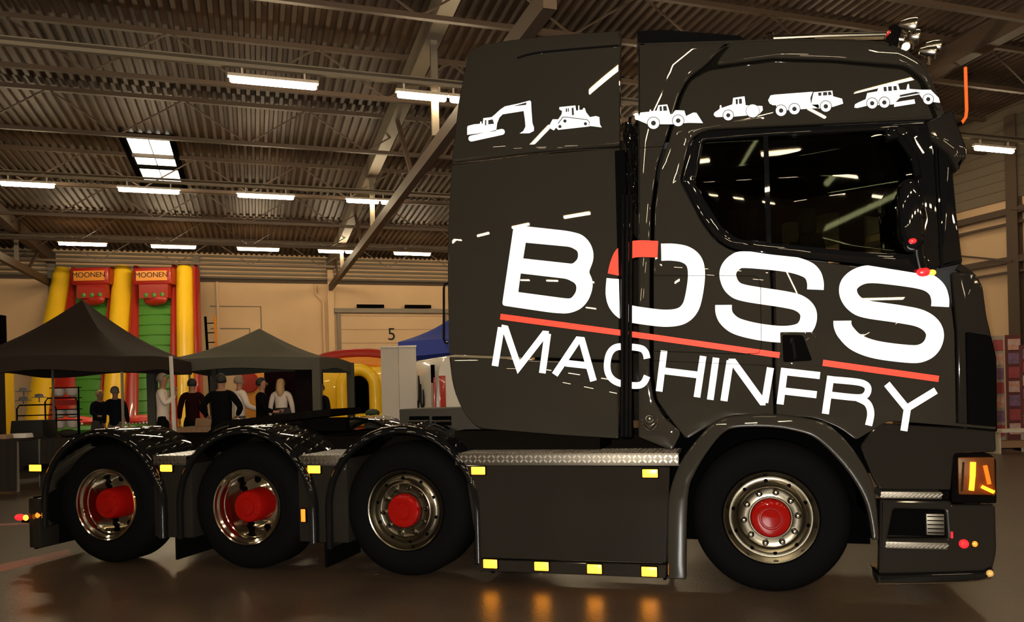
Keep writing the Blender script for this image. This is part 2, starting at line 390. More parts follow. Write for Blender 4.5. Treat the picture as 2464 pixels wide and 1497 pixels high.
# ------------------------------------------------------------------ the lorry
YF = Y0+2.5
truck = thing('truck', (-1.9, Y0+1.25, 0), 'graphite grey four-axle tractor lorry with white BOSS MACHINERY lettering', 'truck')
def mir(y): return 2*Y0+2.5-y
def wheel(cx, cz, style, far=False, R=.5):
    W = part_empty('wheel', (cx, Y0+.2 if not far else YF-.2, cz), truck)
    yb = Y0+.05 if not far else YF-.05; s = 1 if not far else -1
    c = (cx, yb, cz); ax = (0, s, 0)
    b = MB(); b.lathe([(.295, .03), (.31, .0), (.35, -.012), (.41, -.012), (.455, .005), (.48, .03), (R-.005, .055), (R, .075), (R, .29), (R-.02, .32), (.42, .36), (.31, .33), (.295, .3)], c, ax, 64, close=True)
    b.build('tyre', RUB, W)
    if far: 
        b = MB(); b.lathe([(.3, 0), (.26, .05), (.0, .06)], c, ax, 24); b.build('rim', ALU, W); return W
    if style == 'flush':
        b = MB(); b.lathe([(.297, .03), (.303, -.002), (.297, -.012), (.288, -.008), (.28, .012), (.262, .03), (.250, .032), (.225, .022), (.208, .002), (.203, -.004), (.196, -.006), (.19, -.002), (.150, 0), (.138, -.002), (.134, -.012), (.128, -.012), (.128, .05), (.05, .06)], c, ax, 72); b.build('rim', RIM, W)
        b = MB(); b.lathe([(.127, .02), (.126, -.03), (.118, -.048), (.10, -.055), (.072, -.055), (.068, -.05), (.06, -.05), (.056, -.058), (.02, -.060), (.0, -.06)], c, ax, 48); b.build('hub_cover', REDHUB, W)
        for k in range(10):
            t = 2*PI*k/10+.1; q = Vector(c)+Vector((math.cos(t)*.168, 0, math.sin(t)*.168))
            b = MB(); b.lathe([(.021, .0), (.021, -.008), (.0155, -.012), (.0145, -.035), (.010, -.043), (.0, -.045)], q, ax, 14); b.build('wheel_nut', RIM, W)
            t += PI/10; q = Vector(c)+Vector((math.cos(t)*.237, .026, math.sin(t)*.237))
            b = MB(); b.lathe([(.013, -.003), (.0, -.003)], q, ax, 14); b.build('hand_hole', HOLE, W)
    else:
        b = MB(); b.lathe([(.297, .03), (.303, -.002), (.297, -.012), (.287, -.008), (.28, .012), (.262, .02), (.256, .03), (.25, .06), (.243, .064), (.238, .10), (.232, .20), (.215, .225), (.17, .215), (.13, .20), (.10, .20)], c, ax, 72); b.build('rim', CHROME, W)
        b = MB(); b.lathe([(.135, .2), (.13, .10), (.125, .03), (.115, .01), (.07, .005), (.065, -.008), (.03, -.012), (.0, -.012)], c, ax, 48); b.build('hub_cover', REDHUB, W)
        for k in range(10):
            t = 2*PI*k/10; q = Vector(c)+Vector((math.cos(t)*.098, .008, math.sin(t)*.098))
            b = MB(); b.lathe([(.012, .01), (.012, -.004), (.0, -.006)], q, ax, 8); b.build('hub_bolt', REDHUB, W)
        for k in range(8):
            t = 2*PI*k/8+.2; q = Vector(c)+Vector((math.cos(t)*.195, .2175, math.sin(t)*.195))
            b = MB(); b.lathe([(.03, .0), (.026, -.004), (.0, -.004)], q, ax, 14); b.build('hand_hole', HOLE, W)
    return W
WX = [-5.075, -3.73, -2.38, .19]
for i, x in enumerate(WX):
    wheel(x, .5, 'dish' if i < 2 else 'flush'); wheel(x, .5, 'flush', True)

def fender(cx, r, w, far=False, zlow=(.24, .24), back=0):
    prof = [(w, r-.02), (w, r), (.05, r), (.015, r-.008), (-.002, r-.03), (-.002, r-.052), (.012, r-.062), (.035, r-.062), (.04, r-.045), (.06, r-.03), (w, r-.03)]
    path = []
    for z in (zlow[0], .38): path.append((cx+1, z, 0.0))
    b = MB(); rings = []
    st = [('v', zlow[0], 1)] + [('a', t, 0) for t in [PI*i/28 for i in range(29)]] + [('v', zlow[1], -1)]
    for kind, val, sg in st:
        rg = []
        for y, q in prof:
            yy = (Y0+.0+y) if not far else mir(Y0+y)
            if kind == 'v': rg.append(Vector((cx+sg*q, yy, val)))
            else: rg.append(Vector((cx+q*math.cos(val), yy, .5+q*math.sin(val))))
        rings.append(rg)
    n = len(prof); fs = []
    for i in range(len(rings)-1):
        for k in range(n): fs.append((i*n+k, i*n+(k+1) % n, (i+1)*n+(k+1) % n, (i+1)*n+k))
    fs.append(tuple(range(n))); fs.append(tuple((len(rings)-1)*n+k for k in range(n)))
    b.add([p for rg in rings for p in rg], fs); o = b.build('fender', GLOSS, truck, 40)
    b = MB()
    for i in range(16):
        for j in range(4):
            t = math.radians(24+i*8.2+(2.7*j)); y = .10+j*(w-.16)/3.4
            c = Vector((cx+(r+.002)*math.cos(t), 0, .5+(r+.002)*math.sin(t))); tt = Vector((-math.sin(t), 0, math.cos(t))); nn = Vector((math.cos(t), 0, math.sin(t)))
            yy = (Y0+y) if not far else mir(Y0+y)
            dirv = (Vector((0, 1, 0))*.9+tt*.30).normalized(); sd = nn.cross(dirv)
            R = Matrix((sd, dirv, nn)).transposed(); b.box(Vector((c.x, yy, c.z)), (.014, .085, .006), R, taper=.6)
    p = b.build('tread_rib', RIBM, o); p['kind'] = 'stuff'
    return o
fender(WX[0]-.02, .63, .62, zlow=(.24, .3)); fender(WX[1]+0, .635, .62); fender(WX[2]-.02, .63, .62, zlow=(.14, .2))
for i in range(3): fender(WX[i], .63, .6, True)
# mudflaps
for x, z0, z1 in ((-5.84, .1, .55), (-3.05, .05, .5), (-4.40, .06, .5), (-1.72, .06, .5), (-.50, .06, .5)):
    b = MB(); b.box((x, Y0+.34, (z0+z1)/2), (.02, .56, z1-z0)); b.build('mudflap', PLAST, truck)
b = MB(); b.box((-5.80, Y0+.12, .33), (.12, .2, .42)); b.build('rear_panel', PAINTD, truck, bevel=.01)
# chassis
b = MB()
for y in (Y0+.82, Y0+1.6):
    b.box((-2.2, y, .86), (7.2, .07, .28)); b.box((-2.2, y+.0, 1.0), (7.2, .12, .012)); b.box((-2.2, y, .72), (7.2, .12, .012))
b.build('chassis_frame', STEELD, truck)
for x in (-5.7, -4.4, -3.0, -1.8, -.9):
    b = MB(); b.box((x, Y0+1.22, .86), (.1, .75, .2)); b.build('cross_member', STEELD, truck)
for x in WX:
    b = MB(); b.tube([(x, Y0+.4, .5), (x, YF-.4, .5)], .07, 12); b.ball((x, Y0+1.25, .5), (.2, .16, .2)); b.build('axle', STEELD, truck)
# fifth wheel (coupling plate), tilted
fx = T(728, 1010, 1.2)[0]
b = MB(); R = Matrix.Rotation(math.radians(-5), 3, 'Y')
pl = [(-.62, -.16), (-.5, -.42), (.3, -.46), (.46, -.3), (.46, .3), (.3, .46), (-.5, .42), (-.62, .16), (-.1, .04), (-.1, -.04)]
vs = [Vector((fx, Y0+1.2, 1.17)) + R @ Vector((x, y, z)) for z in (-.03, .03) for x, y in pl]; n = len(pl)
b.add(vs, [tuple(range(n-1, -1, -1)), tuple(range(n, 2*n))]+[(i, (i+1) % n, n+(i+1) % n, n+i) for i in range(n)])
b.build('coupling_plate', STEELD, truck)
b = MB(); b.box((fx, Y0+.82, 1.07), (.5, .1, .14)); b.box((fx, Y0+1.6, 1.07), (.5, .1, .14)); b.box((fx, Y0+1.2, 1.0), (.9, .9, .03)); b.build('coupling_base', STEELD, truck)
# bracket box behind the cab with two slots
bx0, bz1 = T(960, 985, .5); bx1, bz0 = T(1112, 1040, .5)
o = slab('equipment_box', rnd([(bx0, bz0), (bx1+.25, bz0), (bx1+.25, bz1), (bx0, bz1)], .01), Y0+.5, .5, BOXM, truck, .01)
for u0, u1 in ((985, 1032), (1040, 1085)):
    x0, z0 = T(u0, 1020, .49); x1, z1 = T(u1, 1006, .49); b = MB(); b.box(((x0+x1)/2, Y0+.495, (z0+z1)/2), (x1-x0, .012, abs(z1-z0)+.03)); b.build('slot', HOLE, o)
    b = MB(); b.tube([(x0, Y0+.485, z0+.02), (x1, Y0+.485, z0+.02)], .011, 8); b.build('slot_rod', ALU, o)
b = MB(); b.box((-1.5, Y0+1.2, 1.0), (1.1, 1.9, .14)); b.build('rear_deck', STEELD, truck)
# stowage boxes between the wheel arches with chequer tops and marker lamps
def lampbox(u0, v0, u1, v1, dy, mt, parent, name='marker_lamp', depth=.02):
    x0, z0 = T(u0, v1, dy); x1, z1 = T(u1, v0, dy)
    b = MB(); b.box(((x0+x1)/2, Y0+dy+depth/2, (z0+z1)/2), (x1-x0, depth, z1-z0)); o = b.build(name, mt, parent, bevel=.003)
    b = MB(); c = ((x0+x1)/2, Y0+dy+depth*.8, (z0+z1)/2); b.box(c, (x1-x0+.014, depth*.8, z1-z0+.014)); b.build('lamp_base', PLAST, o, bevel=.002)
    return o
def cheq(x0, x1, z, ya, yb, parent, lip=.07):
    b = MB(); b.box(((x0+x1)/2, (ya+yb)/2, z), (x1-x0, yb-ya, .012)); b.box(((x0+x1)/2, ya-.004, z-lip/2), (x1-x0, .012, lip)); o = b.build('chequer_plate', CHEQD, parent, bevel=.002)
    b = MB(); n = int((x1-x0)/.034)
    for i in range(n):
        xx = x0+(i+.5)*(x1-x0)/n
        for j in range(2):
            sg = 1 if (i+j) % 2 else -1; d = Vector((.8, 0, .8*sg)).normalized(); R = Matrix((d, Vector((0, 1, 0)), d.cross(Vector((0, 1, 0))))).transposed()
            b.box((xx, ya-.012, z-.016-j*.030), (.025, .010, .0125), R)
        for j in range(int((yb-ya)/.034)):
            sg = 1 if (i+j) % 2 else -1; d = Vector((.8, .8*sg, 0)).normalized(); R = Matrix((d, UP.cross(d), UP)).transposed()
            b.box((xx, ya+.017+j*.034, z+.008), (.025, .012, .006), R)
    p = b.build('raised_bar', CHEQ, o); p['kind'] = 'stuff'; return o
for x0, x1, uv in ((-4.55, -4.28, (385, 1120, 412, 1134)), (-3.22, -2.9, (740, 1121, 769, 1139))):
    zt = .90
    b = MB(); b.box(((x0+x1)/2, Y0+.3, .56), (x1-x0+.1, .5, .64)); o = b.build('stowage_box', PAINTD, truck, bevel=.012)
    cheq(x0-.02, x1+.02, .90, Y0+.03, Y0+.62, o); lampbox(*uv, .03, AMBER, o)
lampbox(387, 1118, 412, 1135, .02, AMBER, truck); 
lampbox(70, 1119, 97, 1134, .05, AMBER, truck)
x, z = T(80, 1126, .08); b = MB(); b.box((x, Y0+.18, z), (.16, .25, .03)); b.build('lamp_bracket', PLAST, truck)
def blob(u, v, r, dy, mt, name='marker_lamp', sq=(1, .7, 1)):
    x, z = T(u, v, dy); b = MB(); b.ball((x, Y0+dy, z), (r*sq[0], r*sq[1], r*sq[2])); return b.build(name, mt, truck)
blob(48, 1245, .045, .0, REDL, 'outline_lamp', (1.1, .7, .6)); blob(62, 1246, .025, -.02, AMBER, 'outline_lamp'); blob(92, 1240, .028, .03, AMBERL, 'outline_lamp')
x, z = T(70, 1247, .05); b = MB(); b.box((x, Y0+.1, z-.02), (.22, .06, .05)); b.build('lamp_bracket', PLAST, truck, bevel=.006)
for u in (418, 768): lampbox(u-5, 1238, u+5, 1258, .06, AMBERL, truck)
lampbox(724, 1226, 733, 1256, .0, AMBERL, truck)
blob(1120, 1128, .012, .1, REDL, 'outline_lamp')
# side skirt with chequered running board
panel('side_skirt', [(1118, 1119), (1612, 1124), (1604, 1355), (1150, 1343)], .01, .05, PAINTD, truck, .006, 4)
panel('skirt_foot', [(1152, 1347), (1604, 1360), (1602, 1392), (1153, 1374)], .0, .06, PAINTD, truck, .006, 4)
xa, za = T(1096, 1092, .02); xb, zb_ = T(1622, 1092, .02)
o = cheq(xa, xb+.03, .915, Y0+.02, Y0+.4, truck, .078)
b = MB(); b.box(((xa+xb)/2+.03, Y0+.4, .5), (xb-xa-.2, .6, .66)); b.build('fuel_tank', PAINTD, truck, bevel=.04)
for u0, v0, u1, v1 in ((1134, 1124, 1166, 1142), (1546, 1130, 1582, 1149)): lampbox(u0, v0, u1, v1, -.012, AMBER, truck)
for u0, v0, u1, v1 in ((1163, 1348, 1195, 1367), (1286, 1354, 1319, 1373), (1413, 1360, 1447, 1380), (1544, 1366, 1580, 1387)): lampbox(u0, v0, u1, v1, -.022, AMBER, truck)

# ---- side deflector behind the cab
fair = part_empty('side_deflector', (-1.3, Y0, 2.3), truck)
panel('deflector_top', [(1124, 140, 5), (1133, 118, 18), (1160, 106, 30), (1250, 92, 40), (1380, 80, 30), (1494, 73, 3), (1493, 100), (1491, 349), (1283, 366), (1086, 391), (1091, 345), (1103, 240)], 0, .06, PAINT, fair, .014, 6)
panel('deflector_middle', [(1086, 397, 3), (1283, 372), (1491, 355, 3), (1489, 867, 3), (1080, 853, 3), (1077, 700), (1077, 560)], 0, .06, PAINT, fair, .010, 6)
panel('deflector_bottom', [(1080, 859, 3), (1489, 873, 3), (1488, 1056, 6), (1340, 1047), (1148, 1031, 20), (1112, 990, 30), (1088, 930, 30)], 0, .06, PAINT, fair, .012, 6)
def crease(pts, r, dy, mt, parent, name='crease', n=6, sm=True):
    P = smooth_path([Vector((p[0], p[1], 0)) for p in pts], 5) if sm else [Vector((p[0], p[1], 0)) for p in pts]
    b = MB(); b.tube([(T(p.x, p.y, dy)[0], Y0+dy, T(p.x, p.y, dy)[1]) for p in P], r, n); return b.build(name, mt, parent)
crease([(1245, 140), (1290, 128), (1400, 117), (1490, 110)], .008, .0, GLOSS, fair, 'top_crease')
crease([(1270, 372), (1380, 362), (1488, 358)], .004, -.001, PAINT, fair, 'panel_edge')
b = MB(); 
for (x, z) in ((-1.9, 2.6), (-1.9, 1.9), (-.8, 2.6)): b.tube([(x, Y0+.06, z), (x, YF-.06, z)], .025, 8)
b.build('cross_tube', STEELD, truck)
pf = [T(u, v, 0) for u, v in rnd([(1124, 140, 5), (1160, 106, 30), (1494, 73, 3), (1488, 1056, 6), (1148, 1031, 20), (1088, 930, 30), (1077, 600, 30)], 6)]
slab('far_deflector', pf, YF-.06, .06, PAINTD, truck, .01)
b = MB(); b.tube([(T(u, v, .03)[0], Y0+.03, T(u, v, .03)[1]) for u, v in ((1078, 682), (1071, 684), (1068, 692), (1068, 816), (1071, 824), (1078, 826))], .009, 8); b.build('grab_handle', GLOSS, fair)
# rubber and air pipes in the gap
b = MB(); x0, _ = T(1490, 600); x1, _ = T(1512, 600)
b.box(((x0+x1)/2-.01, Y0+.03, 2.0), (.075, .07, 1.95)); b.build('gap_rubber', PLAST, truck, bevel=.012)
for u0, u1, dy, mt in ((1499, 1497, -.018, GLOSS), (1509, 1507, -.022, CHROME), (1518, 1516, -.012, GLOSS)):
    b = MB(); pa = T(u0, 470, dy); pb = T(u1, 1050, dy); b.tube([(pa[0], Y0+dy, pa[1]), (pb[0], Y0+dy, pb[1])], .012, 10); b.build('air_pipe', GLOSS, truck)
for k in range(7):
    b = MB(); random.seed(k); xa = T(1500+k*5, 240, .3)[0]; pts = [(xa+random.uniform(-.02, .02), Y0+.25+random.uniform(0, .2), 3.28-j*.09+random.uniform(-.02, .02)) for j in range(8)]
    b.tube(smooth_path(pts, 4), .011, 8); b.build('air_hose', GLOSS, truck)

# ---- cab
cab = part_empty('cab', (.5, Y0+1.25, 2.2), truck)
top = [(1533, 106), (1765, 99), (1900, 94), (2050, 96), (2130, 103), (2180, 124), (2220, 152), (2240, 190), (2262, 250)]
front = [(2262, 250), (2285, 300), (2292, 400), (2303, 520), (2312, 600), (2318, 632), (2345, 650), (2366, 690), (2375, 760), (2395, 850), (2400, 950), (2398, 1060)]
wout = [(1665, 334, 25), (1700, 314, 20), (2228, 291, 10), (2246, 340), (2262, 640, 5), (2235, 662), (2060, 634), (1850, 612), (1760, 598, 20), (1722, 575, 20), (1690, 530), (1640, 432, 8)]
win_ = [(1690, 338, 10), (1830, 327), (2120, 313), (2165, 318, 20), (2205, 420), (2200, 612, 10), (2060, 604), (1860, 584), (1775, 575, 20), (1735, 545, 20), (1670, 436, 10)]
# inner shell so that the cab is hollow: floor, rear wall, roof, front, far side
sh = MB(); ring = [T(*p, .05) for p in top] + [T(2280, 300, .05)]
def strip(b, pts, ya, yb, th=.04):
    for i in range(len(pts)-1):
        p, q = Vector((pts[i][0], 0, pts[i][1])), Vector((pts[i+1][0], 0, pts[i+1][1])); d = (q-p).normalized(); nn = Vector((d.z, 0, -d.x))
        vs = [a+UP*0+Vector((0, y, 0))+nn*s for y in (ya, yb) for a, s in ((p, 0), (q, 0), (q, th), (p, th))]
        b.add(vs, [(0, 1, 2, 3), (7, 6, 5, 4), (0, 4, 5, 1), (1, 5, 6, 2), (2, 6, 7, 3), (3, 7, 4, 0)])
strip(sh, ring, Y0+.04, YF-.04); sh.build('roof', PAINT, cab, 60)
sh = MB(); strip(sh, [T(1537, 1046, .05), T(1537, 108, .05)], Y0+.04, YF-.04); sh.build('rear_wall', PAINTD, cab)
sh = MB(); strip(sh, [T(p[0], p[1], .05) for p in front[5:]], Y0+.1, YF-.1); sh.build('front_wall', PAINTD, cab, 60)
ws = MB(); strip(ws, [T(p[0]-3, p[1], .08) for p in front[1:6]], Y0+.12, YF-.12, .008); ws.build('windscreen', GLASS, cab, 60)
xl, zl = T(1537, 640, .05); xr, zr = T(2320, 640, .05)
b = MB(); b.box(((xl+xr)/2, Y0+1.25, 1.2), (xr-xl-.05, 2.36, .06)); b.build('cab_floor', PLAST, cab)
DKI = mat('dark_interior', (.006, .006, .006), .8)
b = MB(); b.box((T(1870, 340, .05)[0], Y0+1.25, 3.0), (1.75, 2.3, .04)); b.build('headliner', DKI, cab)
farw = rnd([(.44, 2.35), (1.5, 2.3), (1.5, 2.84), (.9, 2.93), (.44, 2.86)], .04)
curve_slab('far_side', [[T(u, v, 0) for u, v in rnd([*top[:], (2290, 330), (2303, 520), (2318, 632), (2350, 660), (2395, 850), (2398, 1060), (2100, 1060), (1960, 1010), (1750, 1005), (1640, 1040), (1533, 1050)], 8)], farw], YF-.06, .06, PAINTD, cab, .01)
b = MB(); b.box((1.03, YF-.1, 2.6), (.2, .08, .75)); b.build('far_pillar', PLAST, cab)
# near side: body skins
panel('rear_quarter', [(1535, 107, 3), (1757, 101, 3), (1722, 130, 10), (1698, 155, 20), (1655, 186, 20), (1633, 228), (1603, 330), (1580, 400), (1566, 500), (1563, 650), (1563, 900), (1573, 962), (1598, 1004), (1640, 1040), (1618, 1085), (1580, 1070), (1536, 1052, 4)], .012, .05, PAINT, cab, .012, 12)
panel('roof_side', [(1766, 100, 3), (1900, 94), (2050, 96), (2130, 103, 20), (2180, 124, 20), (2220, 152, 20), (2240, 190), (2266, 262, 6), (2255, 262, 6), (2224, 190, 20), (2182, 156, 20), (2000, 142), (1860, 138), (1722, 156, 10), (1735, 132)], .012, .05, PAINT, cab, .014, 12)
skin = panel('sleeper_side', [(1706, 168, 12), (1860, 147), (2000, 150), (2175, 166, 15), (2212, 195), (2248, 285, 6), (1702, 310, 20), (1662, 330, 20), (1648, 385), (1636, 434), (1690, 538, 10), (1722, 580, 12), (1760, 602, 12), (1850, 616, 2), (1856, 700), (1862, 1000, 4), (1750, 1000, 30), (1690, 1035, 20), (1652, 1058, 10), (1612, 1008, 10), (1580, 962, 10), (1572, 900), (1572, 650), (1575, 500), (1589, 400), (1612, 330), (1643, 228), (1662, 192, 15)], .0, .05, PAINT, cab, .012, 12)
door = panel('door', [(1861, 617, 2), (2060, 640), (2235, 668, 8), (2284, 690, 15), (2298, 800), (2302, 1024, 4), (2140, 1012), (2060, 1060, 10), (2020, 1030, 20), (1960, 1006, 20), (1868, 1000, 3)], .0, .05, PAINT, cab, .010, 12)
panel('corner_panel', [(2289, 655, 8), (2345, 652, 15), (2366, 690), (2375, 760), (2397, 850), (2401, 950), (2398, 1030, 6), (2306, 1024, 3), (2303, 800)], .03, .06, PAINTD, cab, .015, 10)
panel('air_deflector', [(2325, 798, 6), (2385, 808, 6), (2399, 860), (2401, 1040, 5), (2330, 1032, 5)], .005, .05, PLAST, cab, .012, 8)
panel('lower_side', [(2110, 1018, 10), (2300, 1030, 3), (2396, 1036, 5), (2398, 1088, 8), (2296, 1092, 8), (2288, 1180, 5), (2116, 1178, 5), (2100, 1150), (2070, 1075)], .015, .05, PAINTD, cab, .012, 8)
crease([(2120, 1008), (2250, 1018), (2395, 1030)], .010, .01, PAINT, cab, 'side_crease')
panel('window_trim', wout, -.012, .05, GLOSS, cab, .010, 12, holes=[win_])
pane = panel('side_window', win_, .02, .006, GLASS, cab, .001, 12)
b = MB(); 
for u in (1842,):
    p0 = T(u, 325, .03); p1 = T(u+8, 590, .03); b.bar((p0[0], Y0+.035, p0[1]), (p1[0], Y0+.035, p1[1]), .03, .05, up=Vector((0, 1, 0)))
b.build('window_pillar', GLOSS, cab)
panel('front_pillar', [(2246, 300, 6), (2286, 300, 6), (2293, 400), (2304, 520), (2318, 632, 6), (2262, 645, 6)], .02, .07, GLOSS, cab, .02, 10)
panel('sun_visor', [(2230, 292, 6), (2292, 262, 8), (2306, 300), (2326, 350, 6), (2327, 378, 6), (2303, 410, 4), (2285, 372), (2240, 335, 8)], -.03, .12, PAINTD, cab, .02, 8)
b = MB(); x, z = T(2312, 372, 0); b.box((x-.02, Y0+1.25, z), (.05, 2.4, .14)); b.build('visor_blade', GLASS, cab)
# seams, locker hatch, handle
def seam(pts, name, parent, wpx=1.3, dy=-.0045, sm=False):
    P = smooth_path([Vector((p[0], p[1], 0)) for p in pts], 4) if sm else [Vector((p[0], p[1], 0)) for p in pts]
    b = MB(); b.tube([(T(p.x, p.y, dy)[0], Y0+dy, T(p.x, p.y, dy)[1]) for p in P], wpx/2/370, 4); return b.build(name, HOLE, parent)
seam([(1573, 663), (1815, 664), (1826, 672), (1830, 690), (1832, 835), (1826, 850), (1780, 852), (1575, 845)], 'locker_seam', skin)
seam([(1573, 868), (1860, 880)], 'panel_seam', skin); seam([(1535, 356), (1600, 352)], 'panel_seam', cab, dy=.008)
hr = panel('handle_recess', [(1882, 806, 6), (1932, 806, 8), (1955, 868, 6), (1885, 872, 6)], -.010, .02, PLAST, door, .004, 6)
b = MB(); pa, pb = T(1906, 812, -.03), T(1912, 866, -.03); b.tube([(pa[0], Y0-.006, pa[1]), (pa[0], Y0-.035, pa[1]-.01), (pb[0], Y0-.04, pb[1]+.012), (pb[0]+.01, Y0-.006, pb[1])], .011, 8); b.build('door_handle', GLOSS, door)
panel('handle_plate', [(1877, 799, 4), (1958, 799, 8), (1972, 836), (1979, 882, 6), (1880, 878, 4)], -.0065, .012, PAINT, door, .003, 6)
# roof deflector, light bar, horns, lamps
pr = [T(1533, 73, .3), T(1600, 70, .3), T(1780, 84, .3), T(1800, 100, .3), T(1730, 118, .3), T(1533, 114, .3)]
slab('roof_deflector', rnd(pr, .02), Y0+.3, 1.9, GLOSS, cab, .012)
bar_ = part_empty('light_bar', (.6, Y0+1.2, 3.55), truck)
p0 = T(1852, 92, .15); p1 = T(2140, 82, .15)
b = MB(); b.tube([(p0[0], Y0+.15, p0[1]), ((p0[0]+p1[0])/2, Y0+.15, (p0[1]+p1[1])/2+.004), (p1[0], Y0+.15, p1[1])], .016, 10); b.build('side_rail', RIM, bar_)
p2 = T(1960, 96, .15); b = MB(); b.bar((p2[0], Y0+.15, p2[1]), (p1[0], Y0+.15, p1[1]-.03), .03, .02); b.build('side_rail', RIM, bar_)
b = MB(); b.lathe([(.04, -.03), (.03, 0), (.02, .04), (.028, .05), (.0, .07)], (p0[0], Y0+.15, p0[1]-.02), (0, 0, 1), 14); b.ball((p0[0]+.04, Y0+.15, p0[1]-.05), .018); b.build('rail_foot', CHROME, bar_)
xq, zq = T(2180, 112, .2); b = MB(); b.tube([(xq, Y0+.2, zq), (xq+.03, Y0+.6, zq+.05), (xq+.04, Y0+1.25, zq+.06), (xq+.03, Y0+1.9, zq+.05), (xq, Y0+2.3, zq)], .025, 10); b.build('cross_bar', CHROME, bar_)
for (u, v, r, dy) in ((2190, 62, .05, .2), (2197, 88, .045, .35), (2160, 95, .022, .1), (2250, 112, .045, .75), (2237, 125, .04, .5)):
    x, z = T(u, v, dy); b = MB(); b.lathe([(.0, -.07), (r*.5, -.06), (r*.85, -.02), (r, .02), (r*.95, .035), (.0, .045)], (x, Y0+dy, z), (1, -.1, -.25), 20); b.build('spot_lamp', RIMB, bar_)
    b = MB(); b.tube([(x, Y0+dy, z), (x-.01, Y0+dy, z-.09)], .012, 8); b.build('lamp_stem', CHROME, bar_)
x, z = T(2143, 88, .1); b = MB(); b.lathe([(.028, -.03), (.028, .02), (.018, .035), (0, .04)], (x, Y0+.1, z), (0, 0, 1), 16); b.build('red_beacon', mat('red_lens', (.35, .01, .01), .2, coat=1, emit=(1, .01, .01), es=.1), bar_)
b = MB(); b.bar((x+.03, Y0+.1, z+.05), (x-.02, Y0+.06, z-.12), .05, .06); b.build('beacon_bracket', GLOSS, bar_)
# orange marker strip ahead of the screen
P = [T(2323, 162, .35), T(2325, 230, .35), T(2326, 265, .35), T(2324, 282, .35), T(2314, 296, .35)]
b = MB(); b.tube([(q[0], Y0+.35, q[1]) for q in P], .010, 10); b.build('orange_marker_strip', ORANGE, truck)
b = MB(); q = P[-1]; b.tube([(q[0], Y0+.35, q[1]), (q[0]-.08, Y0+.35, q[1]-.03)], .012, 8); b.build('strip_bracket', PLAST, truck)
# mirrors
mir_ = part_empty('mirror', (T(2195, 500, -.12)[0], Y0-.1, 2.6), cab)
panel('mirror_housing', [(2172, 428, 14), (2205, 424, 14), (2224, 470, 20), (2228, 580, 12), (2205, 602, 14), (2184, 596, 14), (2168, 560, 20), (2163, 480)], -.22, .16, GLOSS, mir_, .04, 14)
for pts in ([(2140, 318), (2170, 330), (2200, 380), (2205, 430)], [(2235, 655), (2222, 640), (2212, 610), (2208, 590)]):
    b = MB(); b.tube([(T(u, v, -.08)[0], Y0-.02-.1*(i/3), T(u, v, -.08)[1]) for i, (u, v) in enumerate(pts)], .022, 10); b.build('mirror_arm', GLOSS, mir_)
panel('mirror_small', [(2128, 306, 8), (2160, 304, 8), (2166, 330, 8), (2135, 336, 8)], -.12, .1, GLOSS, mir_, .02, 8)
blob(2196, 580, .022, -.22, REDL, 'outline_lamp', (1, .6, .7))
blob(2222, 655, .034, -.06, REDL, 'outline_lamp', (1.2, .6, .8)); blob(2243, 656, .020, -.06, AMBER, 'outline_lamp', (1.1, .6, .9))
# things inside the cab
SEAT = mat('seat_fabric', (.03, .028, .024), .8)
for y in (Y0+.55, Y0+1.9):
    s = part_empty('seat', (.55, y, 1.6), cab)
    b = MB(); b.box((.55, y, 2.0), (.16, .5, .75), Matrix.Rotation(math.radians(-8), 3, 'Y')); b.build('backrest', SEAT, s, bevel=.03)
    b = MB(); b.box((.5, y, 2.48), (.1, .28, .18)); b.build('headrest', SEAT, s, bevel=.03)
    b = MB(); b.box((.8, y, 1.6), (.5, .5, .14)); b.build('seat_cushion', SEAT, s, bevel=.03)
xs_, zs_ = T(2240, 640, .3)
b = MB(); b.box((xs_-.05, Y0+1.25, zs_-.12), (.4, 2.2, .3)); b.build('dashboard', DKI, cab, bevel=.04)
b = MB(); cst = Vector((xs_-.32, Y0+1.9, zs_+.05)); e1 = Vector((0, 1, 0)); e2 = Vector((.6, 0, .8)).normalized()
b.tube([cst+.22*(math.cos(t)*e1+math.sin(t)*e2) for t in [2*PI*i/28 for i in range(28)]], .016, 8, closed=True); b.build('steering_wheel', DKI, cab)
b = MB()
for k in range(8): b.tube([(T(1700, 340, .2)[0]+k*.05, Y0+2.3-.02*(k % 2), 2.3), (T(1700, 340, .2)[0]+k*.05, Y0+2.3-.02*(k % 2), 2.98)], .028, 6)
b.build('curtain', DKI, cab)

# ---- wheel arch, steps, bumper
arch_o = [(1606, 1395), (1606, 1250), (1612, 1180), (1640, 1108), (1690, 1042), (1720, 1016), (1760, 1002), (1860, 997), (1960, 1010), (2000, 1026), (2050, 1076), (2095, 1150), (2110, 1210), (2116, 1300)]
arch_i = [(2100, 1300), (2084, 1215), (2050, 1150), (2005, 1095), (1960, 1055), (1920, 1040), (1860, 1030), (1780, 1030), (1742, 1042), (1705, 1085), (1672, 1140), (1655, 1200), (1650, 1395)]
so = smooth_path([Vector((*p, 0)) for p in arch_o], 4); si = smooth_path([Vector((*p, 0)) for p in arch_i], 4)
panel('wheel_arch', [(p.x, p.y) for p in so]+[(p.x, p.y) for p in si], -.03, .10, PAINT, truck, .018, 2, rounded=False)
b = MB(); N = 20
rings = [Vector((.19+.60*math.cos(t), 0, .5+.62*math.sin(t))) for t in [PI*i/N for i in range(N+1)]]
b.add([Vector((p.x, y, p.z)) for p in rings for y in (Y0+.04, Y0+.66)], [(2*i, 2*i+1, 2*i+3, 2*i+2) for i in range(N)]); b.build('wheel_housing', HOLE, truck)
b = MB(); b.box((.19, Y0+.66, .68), (1.36, .03, .9)); b.build('housing_plate', HOLE, truck)
